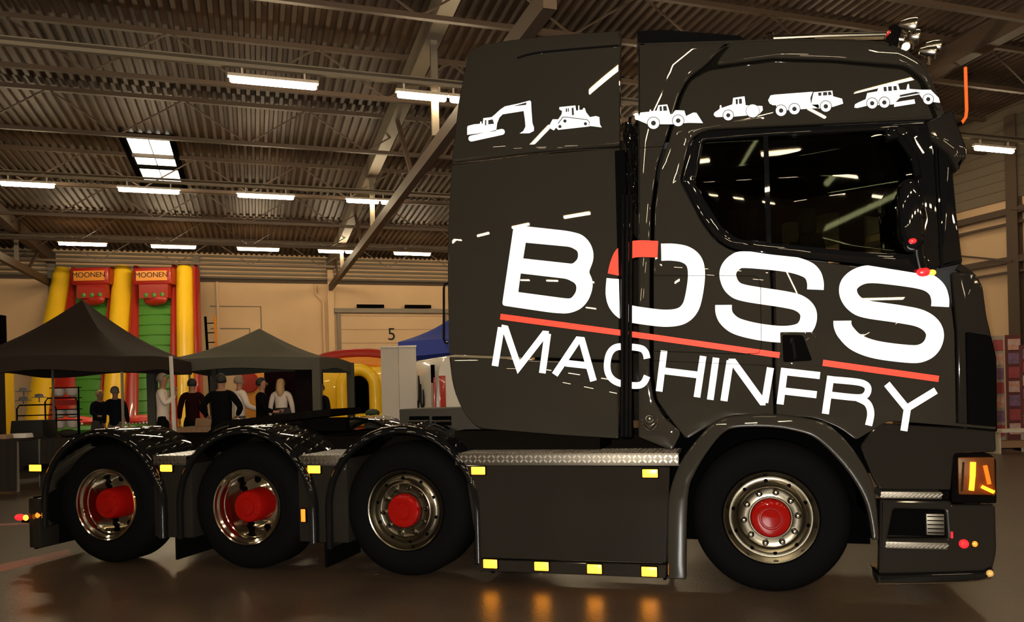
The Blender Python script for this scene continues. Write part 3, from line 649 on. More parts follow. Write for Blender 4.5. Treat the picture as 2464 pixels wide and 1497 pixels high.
b = MB(); b.box((.19, Y0+1.25, 1.12), (1.2, 1.9, .05)); b.build('housing_floor', PLAST, truck)
bump = part_empty('bumper', (1.1, Y0+.6, .5), truck)
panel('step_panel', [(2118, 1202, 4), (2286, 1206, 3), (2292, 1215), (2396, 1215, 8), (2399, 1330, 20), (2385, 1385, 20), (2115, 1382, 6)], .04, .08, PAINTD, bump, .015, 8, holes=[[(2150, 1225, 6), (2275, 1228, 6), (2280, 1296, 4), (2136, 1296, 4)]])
panel('lamp_surround', [(2292, 1092, 12), (2380, 1090, 12), (2398, 1105, 8), (2399, 1212, 6), (2290, 1210, 6)], .03, .08, PLAST, bump, .01, 8)
sb = MB(); x0, z0 = T(2125, 1296, .1); x1, z1 = T(2290, 1225, .1); sb.box(((x0+x1)/2, Y0+.3, (z0+z1)/2), (x1-x0+.1, .04, z1-z0+.06)); sb.build('step_back', PLAST, bump)
for (u0, u1, v) in ((2118, 2266, 1183), (2130, 2280, 1303)):
    x0, z = T(u0, v, .02); x1, _ = T(u1, v, .02)
    b = MB(); b.box(((x0+x1)/2, Y0+.12, z-.02), (x1-x0, .22, .045)); o = b.build('step', STEPM, bump, bevel=.006)
    b = MB(); n = 14
    for i in range(n):
        d = Vector((.8, 0, .6)).normalized(); R = Matrix((d, Vector((0, 1, 0)), d.cross(Vector((0, 1, 0))))).transposed(); b.box((x0+(i+.5)*(x1-x0)/n, Y0+.008, z-.02), (.035, .008, .009), R)
    p = b.build('tread_rib', CHEQ, o); p['kind'] = 'stuff'
HLG = glass('headlamp_glass', (.85, .8, .7))
x, z = T(2345, 1145, .03); x0, z0 = T(2306, 1190, .03); x1, z1 = T(2392, 1100, .03)
b = MB(); b.box(((x0+x1)/2, Y0+.030, (z0+z1)/2), (x1-x0, .012, z1-z0)); hl = b.build('headlamp', mat('bowl_orange_glow', (.13, .036, .006), .4), bump, bevel=.01)  # orange bowl colour stands in for the indicator light glowing in the housing
b = MB()
for p, q, r in (((2341, 1112), (2340, 1147), .016), ((2340, 1147), (2337, 1180), .015)):
    a_, b_ = T(*p, .02), T(*q, .02); b.tube([(a_[0], Y0+.016, a_[1]), (b_[0], Y0+.016, b_[1])], r, 8)
b.build('indicator_tube', AMBER, hl)
b = MB(); a_, b_ = T(2362, 1171, .02), T(2390, 1184, .02); b.bar((a_[0], Y0+.016, a_[1]), (b_[0], Y0+.016, b_[1]), .03, .02); b.build('indicator_tube', AMBER, hl)
b = MB(); a_, b_ = T(2370, 1120, .02), T(2380, 1165, .02); b.bar((a_[0], Y0+.018, a_[1]), (b_[0], Y0+.018, b_[1]), .02, .02); b.build('reflector', AMBERL, hl)  # emits amber itself to add to the orange glow in the housing
b = MB(); a_, b_ = T(2318, 1112, .02), T(2314, 1182, .02); b.bar((a_[0], Y0+.020, a_[1]), (b_[0], Y0+.020, b_[1]), .012, .012); b.build('reflector', CHROME, hl)
panel('headlamp_lens', [(2300, 1098, 10), (2384, 1096, 12), (2394, 1108, 8), (2395, 1194, 8), (2300, 1192, 10)], -.008, .006, HLG, bump, .001, 8)
x, z = T(2250, 1262, .03); b = MB(); b.box((x, Y0+.035, z), (.10, .03, .13)); o = b.build('grille_plate', STEPM, bump, bevel=.004)
for i in range(5):
    b = MB(); b.box((x, Y0+.017, z-.05+i*.025), (.09, .006, .006)); b.build('grille_bar', STEELD, o)
x, z = T(2328, 1312, 0); b = MB(); b.lathe([(.027, .02), (.027, 0), (.018, -.012), (0, -.014)], (x-.01, Y0+.035, z), (0, 1, 0), 18); b.build('side_lamp', REDL, bump)
x, z = T(2350, 1312, 0); b = MB(); b.ball((x, Y0+.035, z), (.016, .012, .018)); b.build('side_lamp', AMBERL, bump)
x, z = T(2294, 1290, 0); b = MB(); b.box((x, Y0+.035, z), (.012, .01, .04)); b.build('side_lamp', mat('red_reflector', (.5, .01, .02), .25, emit=(1, .02, .03), es=.5), bump)
lp = [T(2112, 1384, 0), T(2370, 1376, 0), T(2388, 1366, 0), T(2393, 1378, 0), T(2384, 1393, 0), T(2330, 1402, 0), T(2112, 1407, 0)]
slab('front_spoiler', rnd(lp, .01), Y0-.01, .35, GLOSS, bump, .012)
crease([(2112, 1404), (2250, 1402), (2340, 1398), (2386, 1388)], .007, -.012, CHROME, bump, 'chrome_trim')
x, z = T(2381, 1379, 0); b = MB(); b.ball((x, Y0-.01, z), .022); b.build('corner_lamp', mat('corner_lens', (.6, .35, .1), .2, coat=1), bump)
b = MB(); xf, zf = T(2396, 1150, 0); b.box((xf-.1, Y0+1.25, .62), (.1, 2.3, .95)); b.build('bumper_face', PAINTD, bump, bevel=.03)
# emblem on the rear quarter
em = part_empty('emblem', (T(1562, 1020)[0], Y0, 1.1), cab)
x, z = T(1563, 1012, 0)
b = MB(); b.tube([(x+.025*math.cos(t), Y0+.006, z+.022*math.sin(t)+.012) for t in [2*PI*i/20 for i in range(20)]], .005, 6, closed=True); b.ball((x, Y0+.006, z+.012), (.010, .004, .010)); b.build('badge_ring', CHROME, em)
b = MB()
for s in (-1, 1): b.tube([(x+s*.052, Y0+.008, z+.008), (x+s*.045, Y0+.004, z-.03), (x+s*.018, Y0+.004, z-.058), (x, Y0+.004, z-.066)], [.004, .010, .009, .004], 8)
b.tube([(x-.03, Y0+.004, z-.02), (x, Y0+.004, z-.04), (x+.03, Y0+.004, z-.02)], .005, 6); b.build('badge_wing', CHROME, em)

# ---- lettering
def stroke(b, pts, wd, dy=-.004, sm=True, mi=0, cap=0):
    P = [Vector((*p, 0)) for p in pts]; P = smooth_path(P, 6) if sm else P
    L, R_ = [], []; N = len(P)
    for i in range(N):
        if i == 0: d = P[1]-P[0]; k = 1
        elif i == N-1: d = P[-1]-P[-2]; k = 1
        else:
            d0 = (P[i]-P[i-1]).normalized(); d1 = (P[i+1]-P[i]).normalized(); d = d0+d1; k = 1/max(.5, (d.length/2))
        d = d.normalized(); nn = Vector((-d.y, d.x, 0))*wd/2*k; L.append(P[i]+nn); R_.append(P[i]-nn)
    if cap:
        for lst_s, i0, sgn in ((0, 0, -1), (1, N-1, 1)):
            pass
    vs = []; 
    for q in L+R_:
        x, z = T(q.x, q.y, dy); vs.append(Vector((x, Y0+dy, z)))
    b.add(vs, [(i, i+1, N+i+1, N+i) for i in range(N-1)], mi)
lett = part_empty('lettering', (0, Y0, 1.8), truck, 'white and red side lettering')
def orient(o):
    me = o.data
    for p in me.polygons:
        if p.normal.y > 0: p.flip()
    return o
def letter(b, label, m_=WHITE, name='letter'):
    o = b.build(name, m_, lett, None, normals=False); orient(o); o['label'] = label; return o
b = MB(); b.flat([rnd([(1236, 544, 10), (1260, 544), (1368, 556, 20), (1400, 564, 12), (1419, 582, 12), (1428, 605, 12), (1428, 626, 12), (1417, 655, 6), (1426, 674, 10), (1426, 694, 12), (1417, 722, 14), (1398, 744, 14), (1368, 755, 14), (1330, 753, 20), (1208, 735, 8)], 8),
    rnd([(1265, 584, 1), (1372, 594, 8), (1391, 604, 8), (1391, 623, 8), (1378, 635, 8), (1368, 634, 8), (1259, 622, 1)], 4), rnd([(1253, 658, 1), (1364, 671, 8), (1387, 683, 10), (1387, 702, 10), (1374, 719, 8), (1359, 718, 8), (1247, 703, 1)], 4)], -.004); letter(b, 'large white letter B')
b = MB(); stroke(b, [(1591, 607), (1620, 607), (1650, 613), (1670, 630), (1676, 660), (1671, 705), (1661, 740), (1640, 760), (1605, 766), (1560, 762), (1510, 753), (1487, 735), (1478, 708), (1480, 671)], 41); letter(b, 'large white part of letter O')
b = MB(); stroke(b, [(1482, 662), (1488, 636), (1500, 612), (1530, 599), (1583, 600)], 40); letter(b, 'large red part of letter O', REDF)
b = MB(); stroke(b, [(1962, 697), (1962, 680), (1955, 660), (1936, 646), (1890, 634), (1795, 625), (1769, 631), (1753, 650), (1753, 672), (1766, 694), (1795, 706), (1890, 721), (1925, 731), (1944, 750), (1944, 775), (1930, 795), (1905, 803), (1870, 804), (1817, 797), (1773, 785), (1751, 769), (1742, 752), (1741, 734)], 40); letter(b, 'large white letter S over the door seam')
b = MB(); stroke(b, [(2262, 738), (2262, 718), (2252, 694), (2222, 676), (2147, 664), (2092, 660), (2062, 668), (2043, 686), (2042, 709), (2057, 731), (2085, 744), (2165, 756), (2213, 766), (2240, 783), (2250, 806), (2242, 832), (2222, 848), (2190, 852), (2110, 842), (2062, 825), (2037, 802), (2028, 785), (2027, 772)], 43); letter(b, 'large white letter S near the front')
b = MB(); stroke(b, [(1204, 762), (1568, 811)], 14, sm=False); stroke(b, [(1568, 811), (1876, 855)], 14, sm=False); letter(b, 'red underline stripe', REDF, 'underline')
b = MB(); stroke(b, [(1980, 873), (2259, 912)], 15, sm=False); letter(b, 'short red underline stripe', REDF, 'underline')
W2 = 16
MC = {'M': [[(1191, 881), (1206, 788)], [(1206, 789), (1216, 791), (1248, 884), (1310, 804), (1320, 805)], [(1318, 803), (1305, 898)]],
 'A': [[(1335, 902), (1391, 818), (1400, 819), (1428, 917)], [(1361, 874), (1415, 880)]],
 'H': [[(1598, 844), (1586, 942)], [(1593, 892), (1684, 903)], [(1692, 857), (1677, 956)]], 'I': [[(1723, 861), (1709, 962)]],
 'N': [[(1742, 965), (1757, 868)], [(1753, 872), (1765, 872), (1834, 967), (1842, 967)], [(1840, 969), (1854, 885)]],
 'E': [[(1877, 973), (1888, 886)], [(1884, 894), (1973, 904)], [(1886, 941), (1965, 950)]],
 'Y': [[(2134, 924), (2183, 984)], [(2180, 984), (2252, 940)], [(2184, 980), (2175, 1037)]]}
for ch, ss in MC.items():
    b = MB()
    for i, s in enumerate(ss): stroke(b, s, W2+(1 if ch in 'NEY' else 0), sm=False, dy=-.004-.0006*i)
    letter(b, 'white letter %s of the lower word' % ch)
b = MB(); stroke(b, [(1557, 863), (1553, 848), (1540, 838), (1500, 834), (1478, 838), (1465, 855), (1461, 885), (1469, 908), (1490, 922), (1530, 928), (1548, 922), (1557, 905)], W2); letter(b, 'white letter C of the lower word')
b = MB(); stroke(b, [(1986, 996), (1999, 905)], 17, sm=False); stroke(b, [(1995, 913), (2060, 919), (2083, 926), (2089, 938), (2082, 952), (2062, 957), (1993, 950)], 16, dy=-.0046); stroke(b, [(2062, 957), (2084, 968), (2093, 982), (2095, 1000), (2090, 1024)], 17, dy=-.0052); letter(b, 'white letter R of the lower word')
# ---- silhouettes of building machines
def sil(label, org, sc_, polys, wheels=(), darks=(), drum=()):
    b = MB(); f = lambda p: (org[0]+p[0]/sc_, org[1]+p[1]/sc_)
    for lp in polys: b.flat([[f(p) for p in lp]], -.004, 0)
    def disc(c, r, dy, mi): b.flat([[f((c[0]+r*math.cos(t), c[1]+r*math.sin(t))) for t in [2*PI*i/20 for i in range(20)]]], dy, mi)
    for (x, y, r) in wheels:
        disc((x, y), r+4, -.0055, 1); disc((x, y), r, -.007, 0); disc((x, y), r*.42, -.0085, 1)
    for (x, y, r) in drum: disc((x, y), r+3, -.0055, 1); disc((x, y), r, -.007, 0)
    for lp in darks: b.flat([[f(p) for p in lp]], -.0085, 1)
    o = b.build('machine_silhouette', [WHITE, DKF], lett, None, normals=False); orient(o); o['label'] = label
def cap_(x0, y0, x1, y1, r):
    d = Vector((x1-x0, y1-y0)).normalized(); a0 = math.atan2(d.y, d.x)
    return [(x1+r*math.cos(a0-PI/2+PI*i/8), y1+r*math.sin(a0-PI/2+PI*i/8)) for i in range(9)] + [(x0+r*math.cos(a0+PI/2+PI*i/8), y0+r*math.sin(a0+PI/2+PI*i/8)) for i in range(9)]
o5 = (1060, 40); s5 = 3.742; o6 = (1500, 40); s6 = 2.556
sil('white excavator silhouette', o5, s5, [[(240, 1000), (245, 985), (300, 970), (355, 965), (358, 945), (368, 945), (372, 965), (380, 965), (385, 915), (460, 905), (485, 885), (540, 835), (580, 808), (700, 783), (805, 755), (815, 765), (820, 860), (828, 960), (842, 1000), (840, 1030), (800, 1050), (712, 1052), (745, 1030), (765, 990), (760, 930), (748, 850), (560, 880), (530, 910), (510, 960), (505, 1000), (500, 1030), (240, 1065)], cap_(278, 1098, 552, 1038, 27)],
    darks=[[(400, 932), (412, 930), (412, 978), (400, 980)], [(430, 932), (470, 925), (482, 965), (430, 970)], [(650, 808), (775, 772), (770, 795)]])
sil('white bulldozer silhouette', o5, s5, [[(1070, 815), (1215, 800), (1220, 845), (1240, 845), (1240, 800), (1250, 800), (1250, 840), (1280, 838), (1285, 822), (1300, 825), (1310, 860), (1345, 905), (1400, 895), (1430, 905), (1435, 970), (1452, 998), (1350, 985), (1330, 990), (1060, 1020), (1040, 1000), (1020, 1025), (975, 1000), (990, 960), (1010, 925), (1060, 925), (1090, 880), (1095, 850), (1070, 835)]],
    darks=[[(1128, 828), (1140, 826), (1140, 858), (1128, 860)], [(1146, 826), (1156, 825), (1156, 856), (1146, 857)], [(1180, 822), (1198, 820), (1202, 885), (1184, 890)], [(1055, 960), (1100, 902), (1120, 900), (1320, 925), (1345, 950), (1335, 985), (1331, 984), (1339, 952), (1318, 931), (1120, 907), (1104, 909), (1060, 965)]] + [[(x+15*math.cos(t), y+15*math.sin(t)) for t in [2*PI*i/12 for i in range(12)]] for x, y in ((1075, 990), (1120, 940), (1305, 965))])
sil('white wheel loader silhouette', o6, s6, [[(85, 635), (105, 590), (160, 585), (163, 572), (170, 572), (172, 582), (205, 578), (215, 545), (270, 540), (288, 600), (300, 600), (320, 575), (375, 578), (385, 612), (430, 590), (450, 592), (490, 655), (400, 653), (300, 662), (150, 662)]], wheels=((185, 655, 36), (337, 640, 34)), darks=[[(222, 553), (236, 551), (238, 580), (224, 582)], [(244, 551), (264, 549), (270, 578), (246, 580)]])
sil('white road roller silhouette', o6, s6, [[(555, 605), (560, 590), (592, 568), (594, 545), (602, 545), (604, 562), (670, 540), (675, 500), (745, 490), (752, 545), (855, 550), (858, 575), (835, 600), (740, 610), (680, 615), (570, 618)]], wheels=((645, 607, 31),), drum=((795, 580, 40),), darks=[[(690, 508), (704, 506), (704, 538), (692, 540)], [(710, 506), (728, 504), (730, 535), (712, 537)]])
sil('white dump truck silhouette', o6, s6, [[(890, 515), (905, 485), (930, 480), (1165, 462), (1150, 500), (1155, 542), (920, 545), (900, 535)], [(1170, 465), (1285, 455), (1290, 490), (1345, 505), (1352, 535), (1290, 555), (1200, 565), (1155, 540), (1162, 500)], [(940, 546), (1200, 540), (1205, 562), (940, 580)]], wheels=((970, 578, 33), (1052, 568, 33), (1245, 552, 33)), darks=[[(1198, 468), (1218, 466), (1218, 486), (1200, 488)], [(1228, 465), (1252, 463), (1254, 484), (1228, 486)], [(1258, 463), (1276, 461), (1282, 482), (1260, 484)]])
sil('white road grader silhouette', o6, s6, [[(1420, 560), (1424, 540), (1445, 528), (1490, 508), (1500, 470), (1560, 460), (1575, 425), (1690, 415), (1700, 450), (1740, 450), (1748, 415), (1756, 415), (1760, 445), (1830, 450), (1890, 450), (1940, 500), (1948, 530), (1850, 520), (1820, 478), (1700, 500), (1660, 540), (1500, 548), (1440, 562)], [(1665, 528), (1790, 508), (1795, 535), (1665, 556)]], wheels=((1530, 533, 32), (1605, 528, 32), (1875, 508, 31)), darks=[[(1600, 433), (1618, 431), (1620, 458), (1602, 460)], [(1628, 430), (1650, 428), (1652, 456), (1630, 458)], [(1660, 428), (1680, 426), (1684, 452), (1662, 454)], [(1700, 482), (1800, 462), (1830, 470), (1700, 494)]])
# ------------------------------------------------------------------ background of the hall
def yh(u): return 935-.025*(u-1232)
def zat(u, v, zc): return HC+(yh(u)-v)/F*zc
CR = Matrix.Rotation(TH, 3, 'Z')             # axes parallel to the view direction at the stands
YEL = mat('yellow_vinyl', (.9, .55, .015), .35, coat=.3); RED = mat('red_vinyl', (.36, .018, .010), .35, coat=.3); GRN = mat('green_vinyl', (.07, .24, .03), .4, coat=.2)
ORB = mat('orange_board', (.75, .28, .03), .5); LETD = mat('dark_print', (.03, .015, .01), .7)
# double inflatable slide
gz = ground(270, 27)
slide = thing('inflatable_slide', gz, 'tall yellow, red and green inflatable double slide at the back wall', 'inflatable slide')
def beam(name, t0, t1, b0, b1, bulge, back, mt, parent, ztop=6.1, zct=29.5, zcb=25.0, N=10, zt_v=660):
    rings = []
    for i in range(N+1):
        s = i/N; zc = zct+(zcb-zct)*(s**1.5); z = ztop*(1-s)
        if i == 0: pass
        pl = Z(t0+(b0-t0)*s, CY, zc); pr = Z(t1+(b1-t1)*s, CY, zc); w_ = pr-pl; rg = []
        for k in range(9):
            t = k/8; q = pl+w_*t - FWD*bulge*math.sin(PI*t)**.6; rg.append(Vector((q.x, q.y, z)))
        for q in (pr+FWD*back-w_*.15, pl+FWD*back+w_*.15): rg.append(Vector((q.x, q.y, z)))
        rings.append(rg)
    # rounded head
    top = [q + (Vector((sum(p.x for p in rings[0])/11, sum(p.y for p in rings[0])/11, 0))-Vector((q.x, q.y, 0)))*.35 + UP*.22 for q in rings[0]]
    rings = [top]+rings; n = 11; b = MB(); fs = []
    for i in range(len(rings)-1):
        for k in range(n): fs.append((i*n+k, i*n+(k+1) % n, (i+1)*n+(k+1) % n, (i+1)*n+k))
    fs += [tuple(range(n)), tuple((len(rings)-1)*n+k for k in range(n))]
    b.add([p for r in rings for p in r], fs); return b.build(name, mt, parent, 60)
for a in ((135, 178, 45, 105), (278, 326, 238, 292), (430, 473, 425, 468)): beam('side_tube', *a, .32, .35, YEL, slide)
for a in ((177, 188, 103, 178), (327, 340, 290, 330), (419, 431, 404, 426), (472, 480, 467, 482), (273, 279, 232, 239)): beam('side_tube', *a, .12, .35, RED, slide)
for a in ((186, 275, 176, 234), (338, 421, 328, 406)):
    beam('climbing_lane', *a, .06, .4, GRN, slide, ztop=5.9)
    for j in range(13):
        s = .12+.066*j; zc = 29.5-4.5*(s**1.5)-.07; z = 5.9*(1-s)
        p = Z(a[0]+(a[2]-a[0])*s+3, CY, zc); q = Z(a[1]+(a[3]-a[1])*s-3, CY, zc); p.z = q.z = z
        MB().tube([p, q], .022, 6).build('rung', GRN, slide)
    uc = (a[0]+a[1])/2
    p = Z(uc, CY, 29.0); p.z = zat(uc, 666, 29)
    b = MB(); b.box(p, (1.38, .5, .62), CR); hd = b.build('head_board', RED, slide, bevel=.06)
    b = MB(); b.box(p-FWD*.27, (1.12, .04, .36), CR); b.build('sign_board', ORB, hd)
    tc = bpy.data.curves.new('t', 'FONT'); tc.body = 'MOONEN'; tc.size = .27; tc.align_x = 'CENTER'; tc.extrude = .005
    to = bpy.data.objects.new('t', tc); me = bpy.data.meshes.new_from_object(to); bpy.data.objects.remove(to); me.materials.clear()
    me.transform(Matrix.Translation(p-FWD*.30-UP*.06) @ CR.to_4x4() @ Matrix.Rotation(PI/2, 4, 'X')); link_mesh('sign_text', me, LETD, hd)
    p = Z(uc, CY, 28.9); p.z = zat(uc, 702, 28.9)
    b = MB(); b.box(p, (1.05, .3, .5), CR); b.ball(p-UP*.3, (.52, .16, .22)); pd = b.build('red_cushion', RED, slide, bevel=0)
    for k in (-1, 0, 1):
        b = MB(); b.ball(p+RT*.3*k-UP*.14-FWD*.13, (.10, .06, .10), 10); b.build('green_disc', GRN, pd)
for u, v, sx in ((182, 1015, .85), (345, 1012, .62)):
    p = Z(u, v, 22.5); b = MB(); b.ball(p, (sx*.75, .5, .17)); o = b.build('landing_cushion', mat('bright_red_vinyl', (.75, .05, .03), .4), slide)
    b = MB(); b.ball(p-UP*.22-RT*.1, (sx*1.1, .7, .2)); b.build('landing_mat', GRN, slide)
    b = MB()
    for k in range(7): b.ball(p-UP*.05-FWD*.42+RT*(k-3)*.16*sx, .035, 6)
    b.build('white_stud', WHITE, o)
# neighbouring inflatable at the left edge and a dark post
p = ground(-25, 24); o = thing('inflatable_pillar', p, 'yellow inflatable wall at the far left edge', 'inflatable')
b = MB(); b.box(p+UP*1.2, (1.0, 1.0, 2.4), CR); b.build('yellow_tube', YEL, o, bevel=.15); b = MB(); b.box(p+UP*1.2+RT*.52-FWD*.3, (.1, .3, 2.4), CR); b.build('black_edge', DKF, o)
p = ground(2, 25); tag(MB().box(p+UP*2.05, (.28, .28, 4.1), CR).build('post', STEELD), 'dark upright post at the far left edge of the hall', 'post')
# inflatable castle with arch, to the right of the grey tent
g = ground(861, 25); o = thing('inflatable_castle', g, 'low yellow and red inflatable castle with a round dark doorway', 'inflatable castle')
k_ = 25/F
b = MB(); b.box(g+RT*0+FWD*1.6+UP*1.1, (2.9, 2.6, 2.2), CR); b.build('castle_body', YEL, o, bevel=.12)
b = MB(); b.tube([g+RT*1.9*math.cos(t)+RT*-.1+UP*(1.9+.75*math.sin(t))+FWD*.6 for t in [PI*i/16 for i in range(17)]], .16, 10); b.build('red_arch', RED, o)
b = MB(); b.tube([g+RT*1.7*math.cos(t)+RT*-.1+UP*(1.75+.62*math.sin(t))+FWD*.62 for t in [PI*i/16 for i in range(17)]], .2, 10); b.build('orange_arch', ORB, o)
pts = [g+RT*-.53]+[g+RT*.53*math.cos(t)+UP*(1.55+.55*math.sin(t)) for t in [PI-PI*i/14 for i in range(15)]]+[g+RT*.53]
b = MB(); b.tube([q+FWD*.1 for q in pts], .20, 12); b.build('doorway_tube', YEL, o)
b = MB(); n = len(pts); b.add([q+FWD*.2 for q in pts]+[q+FWD*.3 for q in pts], [tuple(range(n)), tuple(range(2*n-1, n-1, -1))]+[(i, (i+1) % n, n+(i+1) % n, n+i) for i in range(n)]); b.build('doorway', HOLE, o)
b = MB(); b.tube([g-RT*1.35-FWD*.3+UP*.5, g+RT*.9-FWD*.3+UP*.5], .22, 10); b.build('entry_tube', YEL, o)
b = MB(); b.box(g-FWD*1.0+UP*.14, (2.4, 1.4, .28), CR); b.build('entry_mat', RED, o, bevel=.08)
# pop-up tents
def tent(u, zc, half, eave, peak, val, mt, label, depth=None, polew=.035, polem=STEELG, poles=((-1, -1), (1, -1), (-1, 1), (1, 1)), legs=None):
    c = ground(u, zc); o = thing('pop_up_tent', c, label, 'tent', 'pop-up tents'); hd = depth or half
    N = 10; b = MB()
    P = lambda x, y, z: c+RT*x+FWD*y+UP*z
    cor = [(-half, -hd), (half, -hd), (half, hd), (-half, hd)]
    for i in range(4):
        p0, p1 = cor[i], cor[(i+1) % 4]; rows = []
        for r in range(N+1):
            s = r/N; row = []
            for k in range(N+1):
                t = k/N; x = (p0[0]*(1-t)+p1[0]*t)*(1-s); y = (p0[1]*(1-t)+p1[1]*t)*(1-s)
                sag = -.16*math.sin(PI*s)-.10*math.sin(PI*t)*(1-s)*s*3
                row.append(P(x, y, eave+(peak-eave)*s+sag*(.8)+.06*math.sin(PI*t)*(1-s)))
            rows.append(row)
        vs = [q for rw in rows for q in rw]
        b.add(vs, [(r*(N+1)+k, r*(N+1)+k+1, (r+1)*(N+1)+k+1, (r+1)*(N+1)+k) for r in range(N) for k in range(N)])
    b.build('canopy', mt, o, 60)
    for i in range(4):
        p0, p1 = cor[i], cor[(i+1) % 4]; b = MB(); vs = []
        for k in range(N+1):
            t = k/N; x = p0[0]*(1-t)+p1[0]*t; y = p0[1]*(1-t)+p1[1]*t
            zt = eave+.06*math.sin(PI*t); vs += [P(x, y, zt), P(x*1.006, y*1.006, zt-val-.02*math.sin(PI*t*3))]
        b.add(vs, [(2*k, 2*k+1, 2*k+3, 2*k+2) for k in range(N)]); b.build('valance', mt, o, 60, normals=False)
    for sx, sy in poles:
        b = MB(); b.box(P(sx*(half-.03), sy*(hd-.03), eave/2), (polew, polew, eave), CR); b.build('tent_pole', polem, o)
    return o
TB = mat('black_canopy', (.030, .021, .017), .8, spec=.05, bump=(80, .1)); TG = mat('grey_green_canopy', (.085, .08, .062), .8, spec=.05, bump=(80, .1)); TBL = mat('blue_canopy', (.02, .04, .30), .7)
tent(203, 15.5, 1.5, 2.12, 3.33, .27, TB, 'black pop-up tent in front of the inflatable slide')
PW = mat('white_pole', (.62, .56, .5), .5)
tp = Z(413, CY, 13.9); pb = Z(420, CY, 13.9); b = MB(); b.bar((pb.x, pb.y, 0), (tp.x, tp.y, 2.1), .045, .045); tag(b.build('pole', PW), 'pale pole standing at the right corner of the black tent', 'pole')
t2 = tent(628, 18.95, 1.82, 2.16, 2.97, .26, TG, 'grey-green pop-up tent with fabric-wrapped legs beside the black tent', polew=.17, polem=TG)
tent(1130, 20.5, 1.6, 2.56, 3.55, .35, TBL, 'blue pop-up tent behind the white van')
# dark cloth panel hanging inside the grey tent, framed notice
p = ground(733, 18.5); tag(MB().box(p+UP*1.0, (.34, .3, 2.0), CR).build('cloth_panel', mat('dark_cloth', (.012, .008, .008), .9, spec=.05)), 'narrow dark cloth panel hanging under the grey-green tent', 'cloth')
p = Z(766, 912, 20.5); o = thing('framed_notice', p, 'small framed notice hanging under the grey-green tent', 'picture frame')
MB().box(p, (.24, .03, .32), CR).build('frame', PLAST, o); MB().box(p-FWD*.02, (.13, .02, .2), CR).build('notice_sheet', WHITE, o)
p = ground(705, 21); tag(MB().box(p+UP*1.0, (1.5, .05, 2.0), CR).build('back_cloth', mat('maroon_cloth', (.02, .006, .006), .9, spec=.05)), 'dark maroon back cloth of the stand under the grey-green tent', 'cloth')
p = ground(622, 23); o = thing('game_board', p, 'orange and red game board standing behind the grey-green tent', 'board')
MB().box(p+UP*1.2, (1.0, .1, 1.7), CR).build('board', ORB, o, bevel=.03)
b = MB(); b.lathe([(.0, -.03), (.28, -.03), (.3, 0), (.3, .03)], p+UP*1.75-FWD*.08-RT*.25, FWD, 20); b.build('red_disc', RED, o)
MB().box(p+UP*.18, (.9, .4, .36), CR).build('base', DKF, o)
# roll-up banner
g = ground(960, 14); o = thing('roll_up_banner', g, 'plain white roll-up banner in two leaves beside the van', 'banner')
BW = mat('banner_white', (.46, .40, .32), .7)
for s, (ua, ub) in enumerate(((918, 960), (961, 1003))):
    pa, pb = Z(ua, CY, 14+.08*(1-s)), Z(ub, CY, 14+.08*s); za = zat(960, 836-s*3, 14)
    b = MB(); n_ = FWD*.015; vs = [Vector((q.x, q.y, z))+e for e in (Vector(), n_) for q, z in ((pa, .06), (pb, .06), (pb, za), (pa, za))]
    b.add(vs, [(0, 1, 2, 3), (7, 6, 5, 4), (0, 4, 5, 1), (1, 5, 6, 2), (2, 6, 7, 3), (3, 7, 4, 0)]); b.build('banner_leaf', BW, o)
MB().box(g+UP*.04, (.68, .2, .08), CR).build('foot', ALU, o); MB().box(g+UP*(zat(960, 834, 14)), (.66, .04, .03), CR).build('top_rail', ALU, o)
# white van, rear corner towards us
vc = ground(1047, 13.2)
van = thing('van', vc, 'white van parked behind the lorry cab, its tall tail lamp showing', 'van')
ax1 = (ground(985, 14.8)-vc); ax1.z = 0; ax1.normalize(); ax2 = Vector((-ax1.y, ax1.x, 0)); 
if ax2.dot(RT) < 0: ax2 = -ax2
VW = mat('van_white', (.62, .56, .46), .3, coat=.6)
VR = Matrix((ax1, ax1.cross(UP)*-1, UP)).transposed()
vp = lambda x, y, z: vc+ax1*x+ax2*y+UP*z
sec = [(0, .45), (0, 1.2), (.06, 1.75), (.16, 1.93), (.4, 1.98), (1.35, 1.98), (1.6, 1.93), (1.7, 1.75), (1.76, 1.2), (1.76, .45)]
b = MB(); n = len(sec); L_ = [(-.0, 0), (.12, .0), (3.0, 0), (3.7, -.06)]
vs = []
for i, (x, dz) in enumerate(L_):
    for y, z in sec: vs.append(vp(x, y*(1 if i else .98)+(0 if i else .02), z+(dz if z > 1.5 else 0)-(.02 if i == 0 and z > 1.7 else 0)))
b.add(vs, [(i*n+k, i*n+k+1, (i+1)*n+k+1, (i+1)*n+k) for i in range(3) for k in range(n-1)]+[tuple(range(n)), tuple(3*n+k for k in range(n))]+[(i*n, (i+1)*n, (i+1)*n+n-1, i*n+n-1) for i in range(3)])
b.build('van_body', VW, van, 30)
b = MB(); b.box(vp(-.015, .12, 1.2), (.05, .11, .85), VR); b.box(vp(.06, -.012, 1.2), (.16, .03, .8), VR); tl = b.build('tail_lamp', mat('tail_lens', (.35, .03, .02), .2, coat=1), van, bevel=.008)
b = MB(); b.box(vp(.06, -.016, 1.66), (.14, .03, .3), VR); b.build('lamp_cap', PLAST, van)
MB().box(vp(-.012, .95, 1.55), (.02, 1.2, .5), VR).build('rear_window', mat('dim_glass', (.12, .10, .075), .15, coat=1), van, bevel=.004)
MB().box(vp(-.06, .9, .5), (.16, 1.7, .2), VR).build('rear_bumper', PLAST, van, bevel=.03)
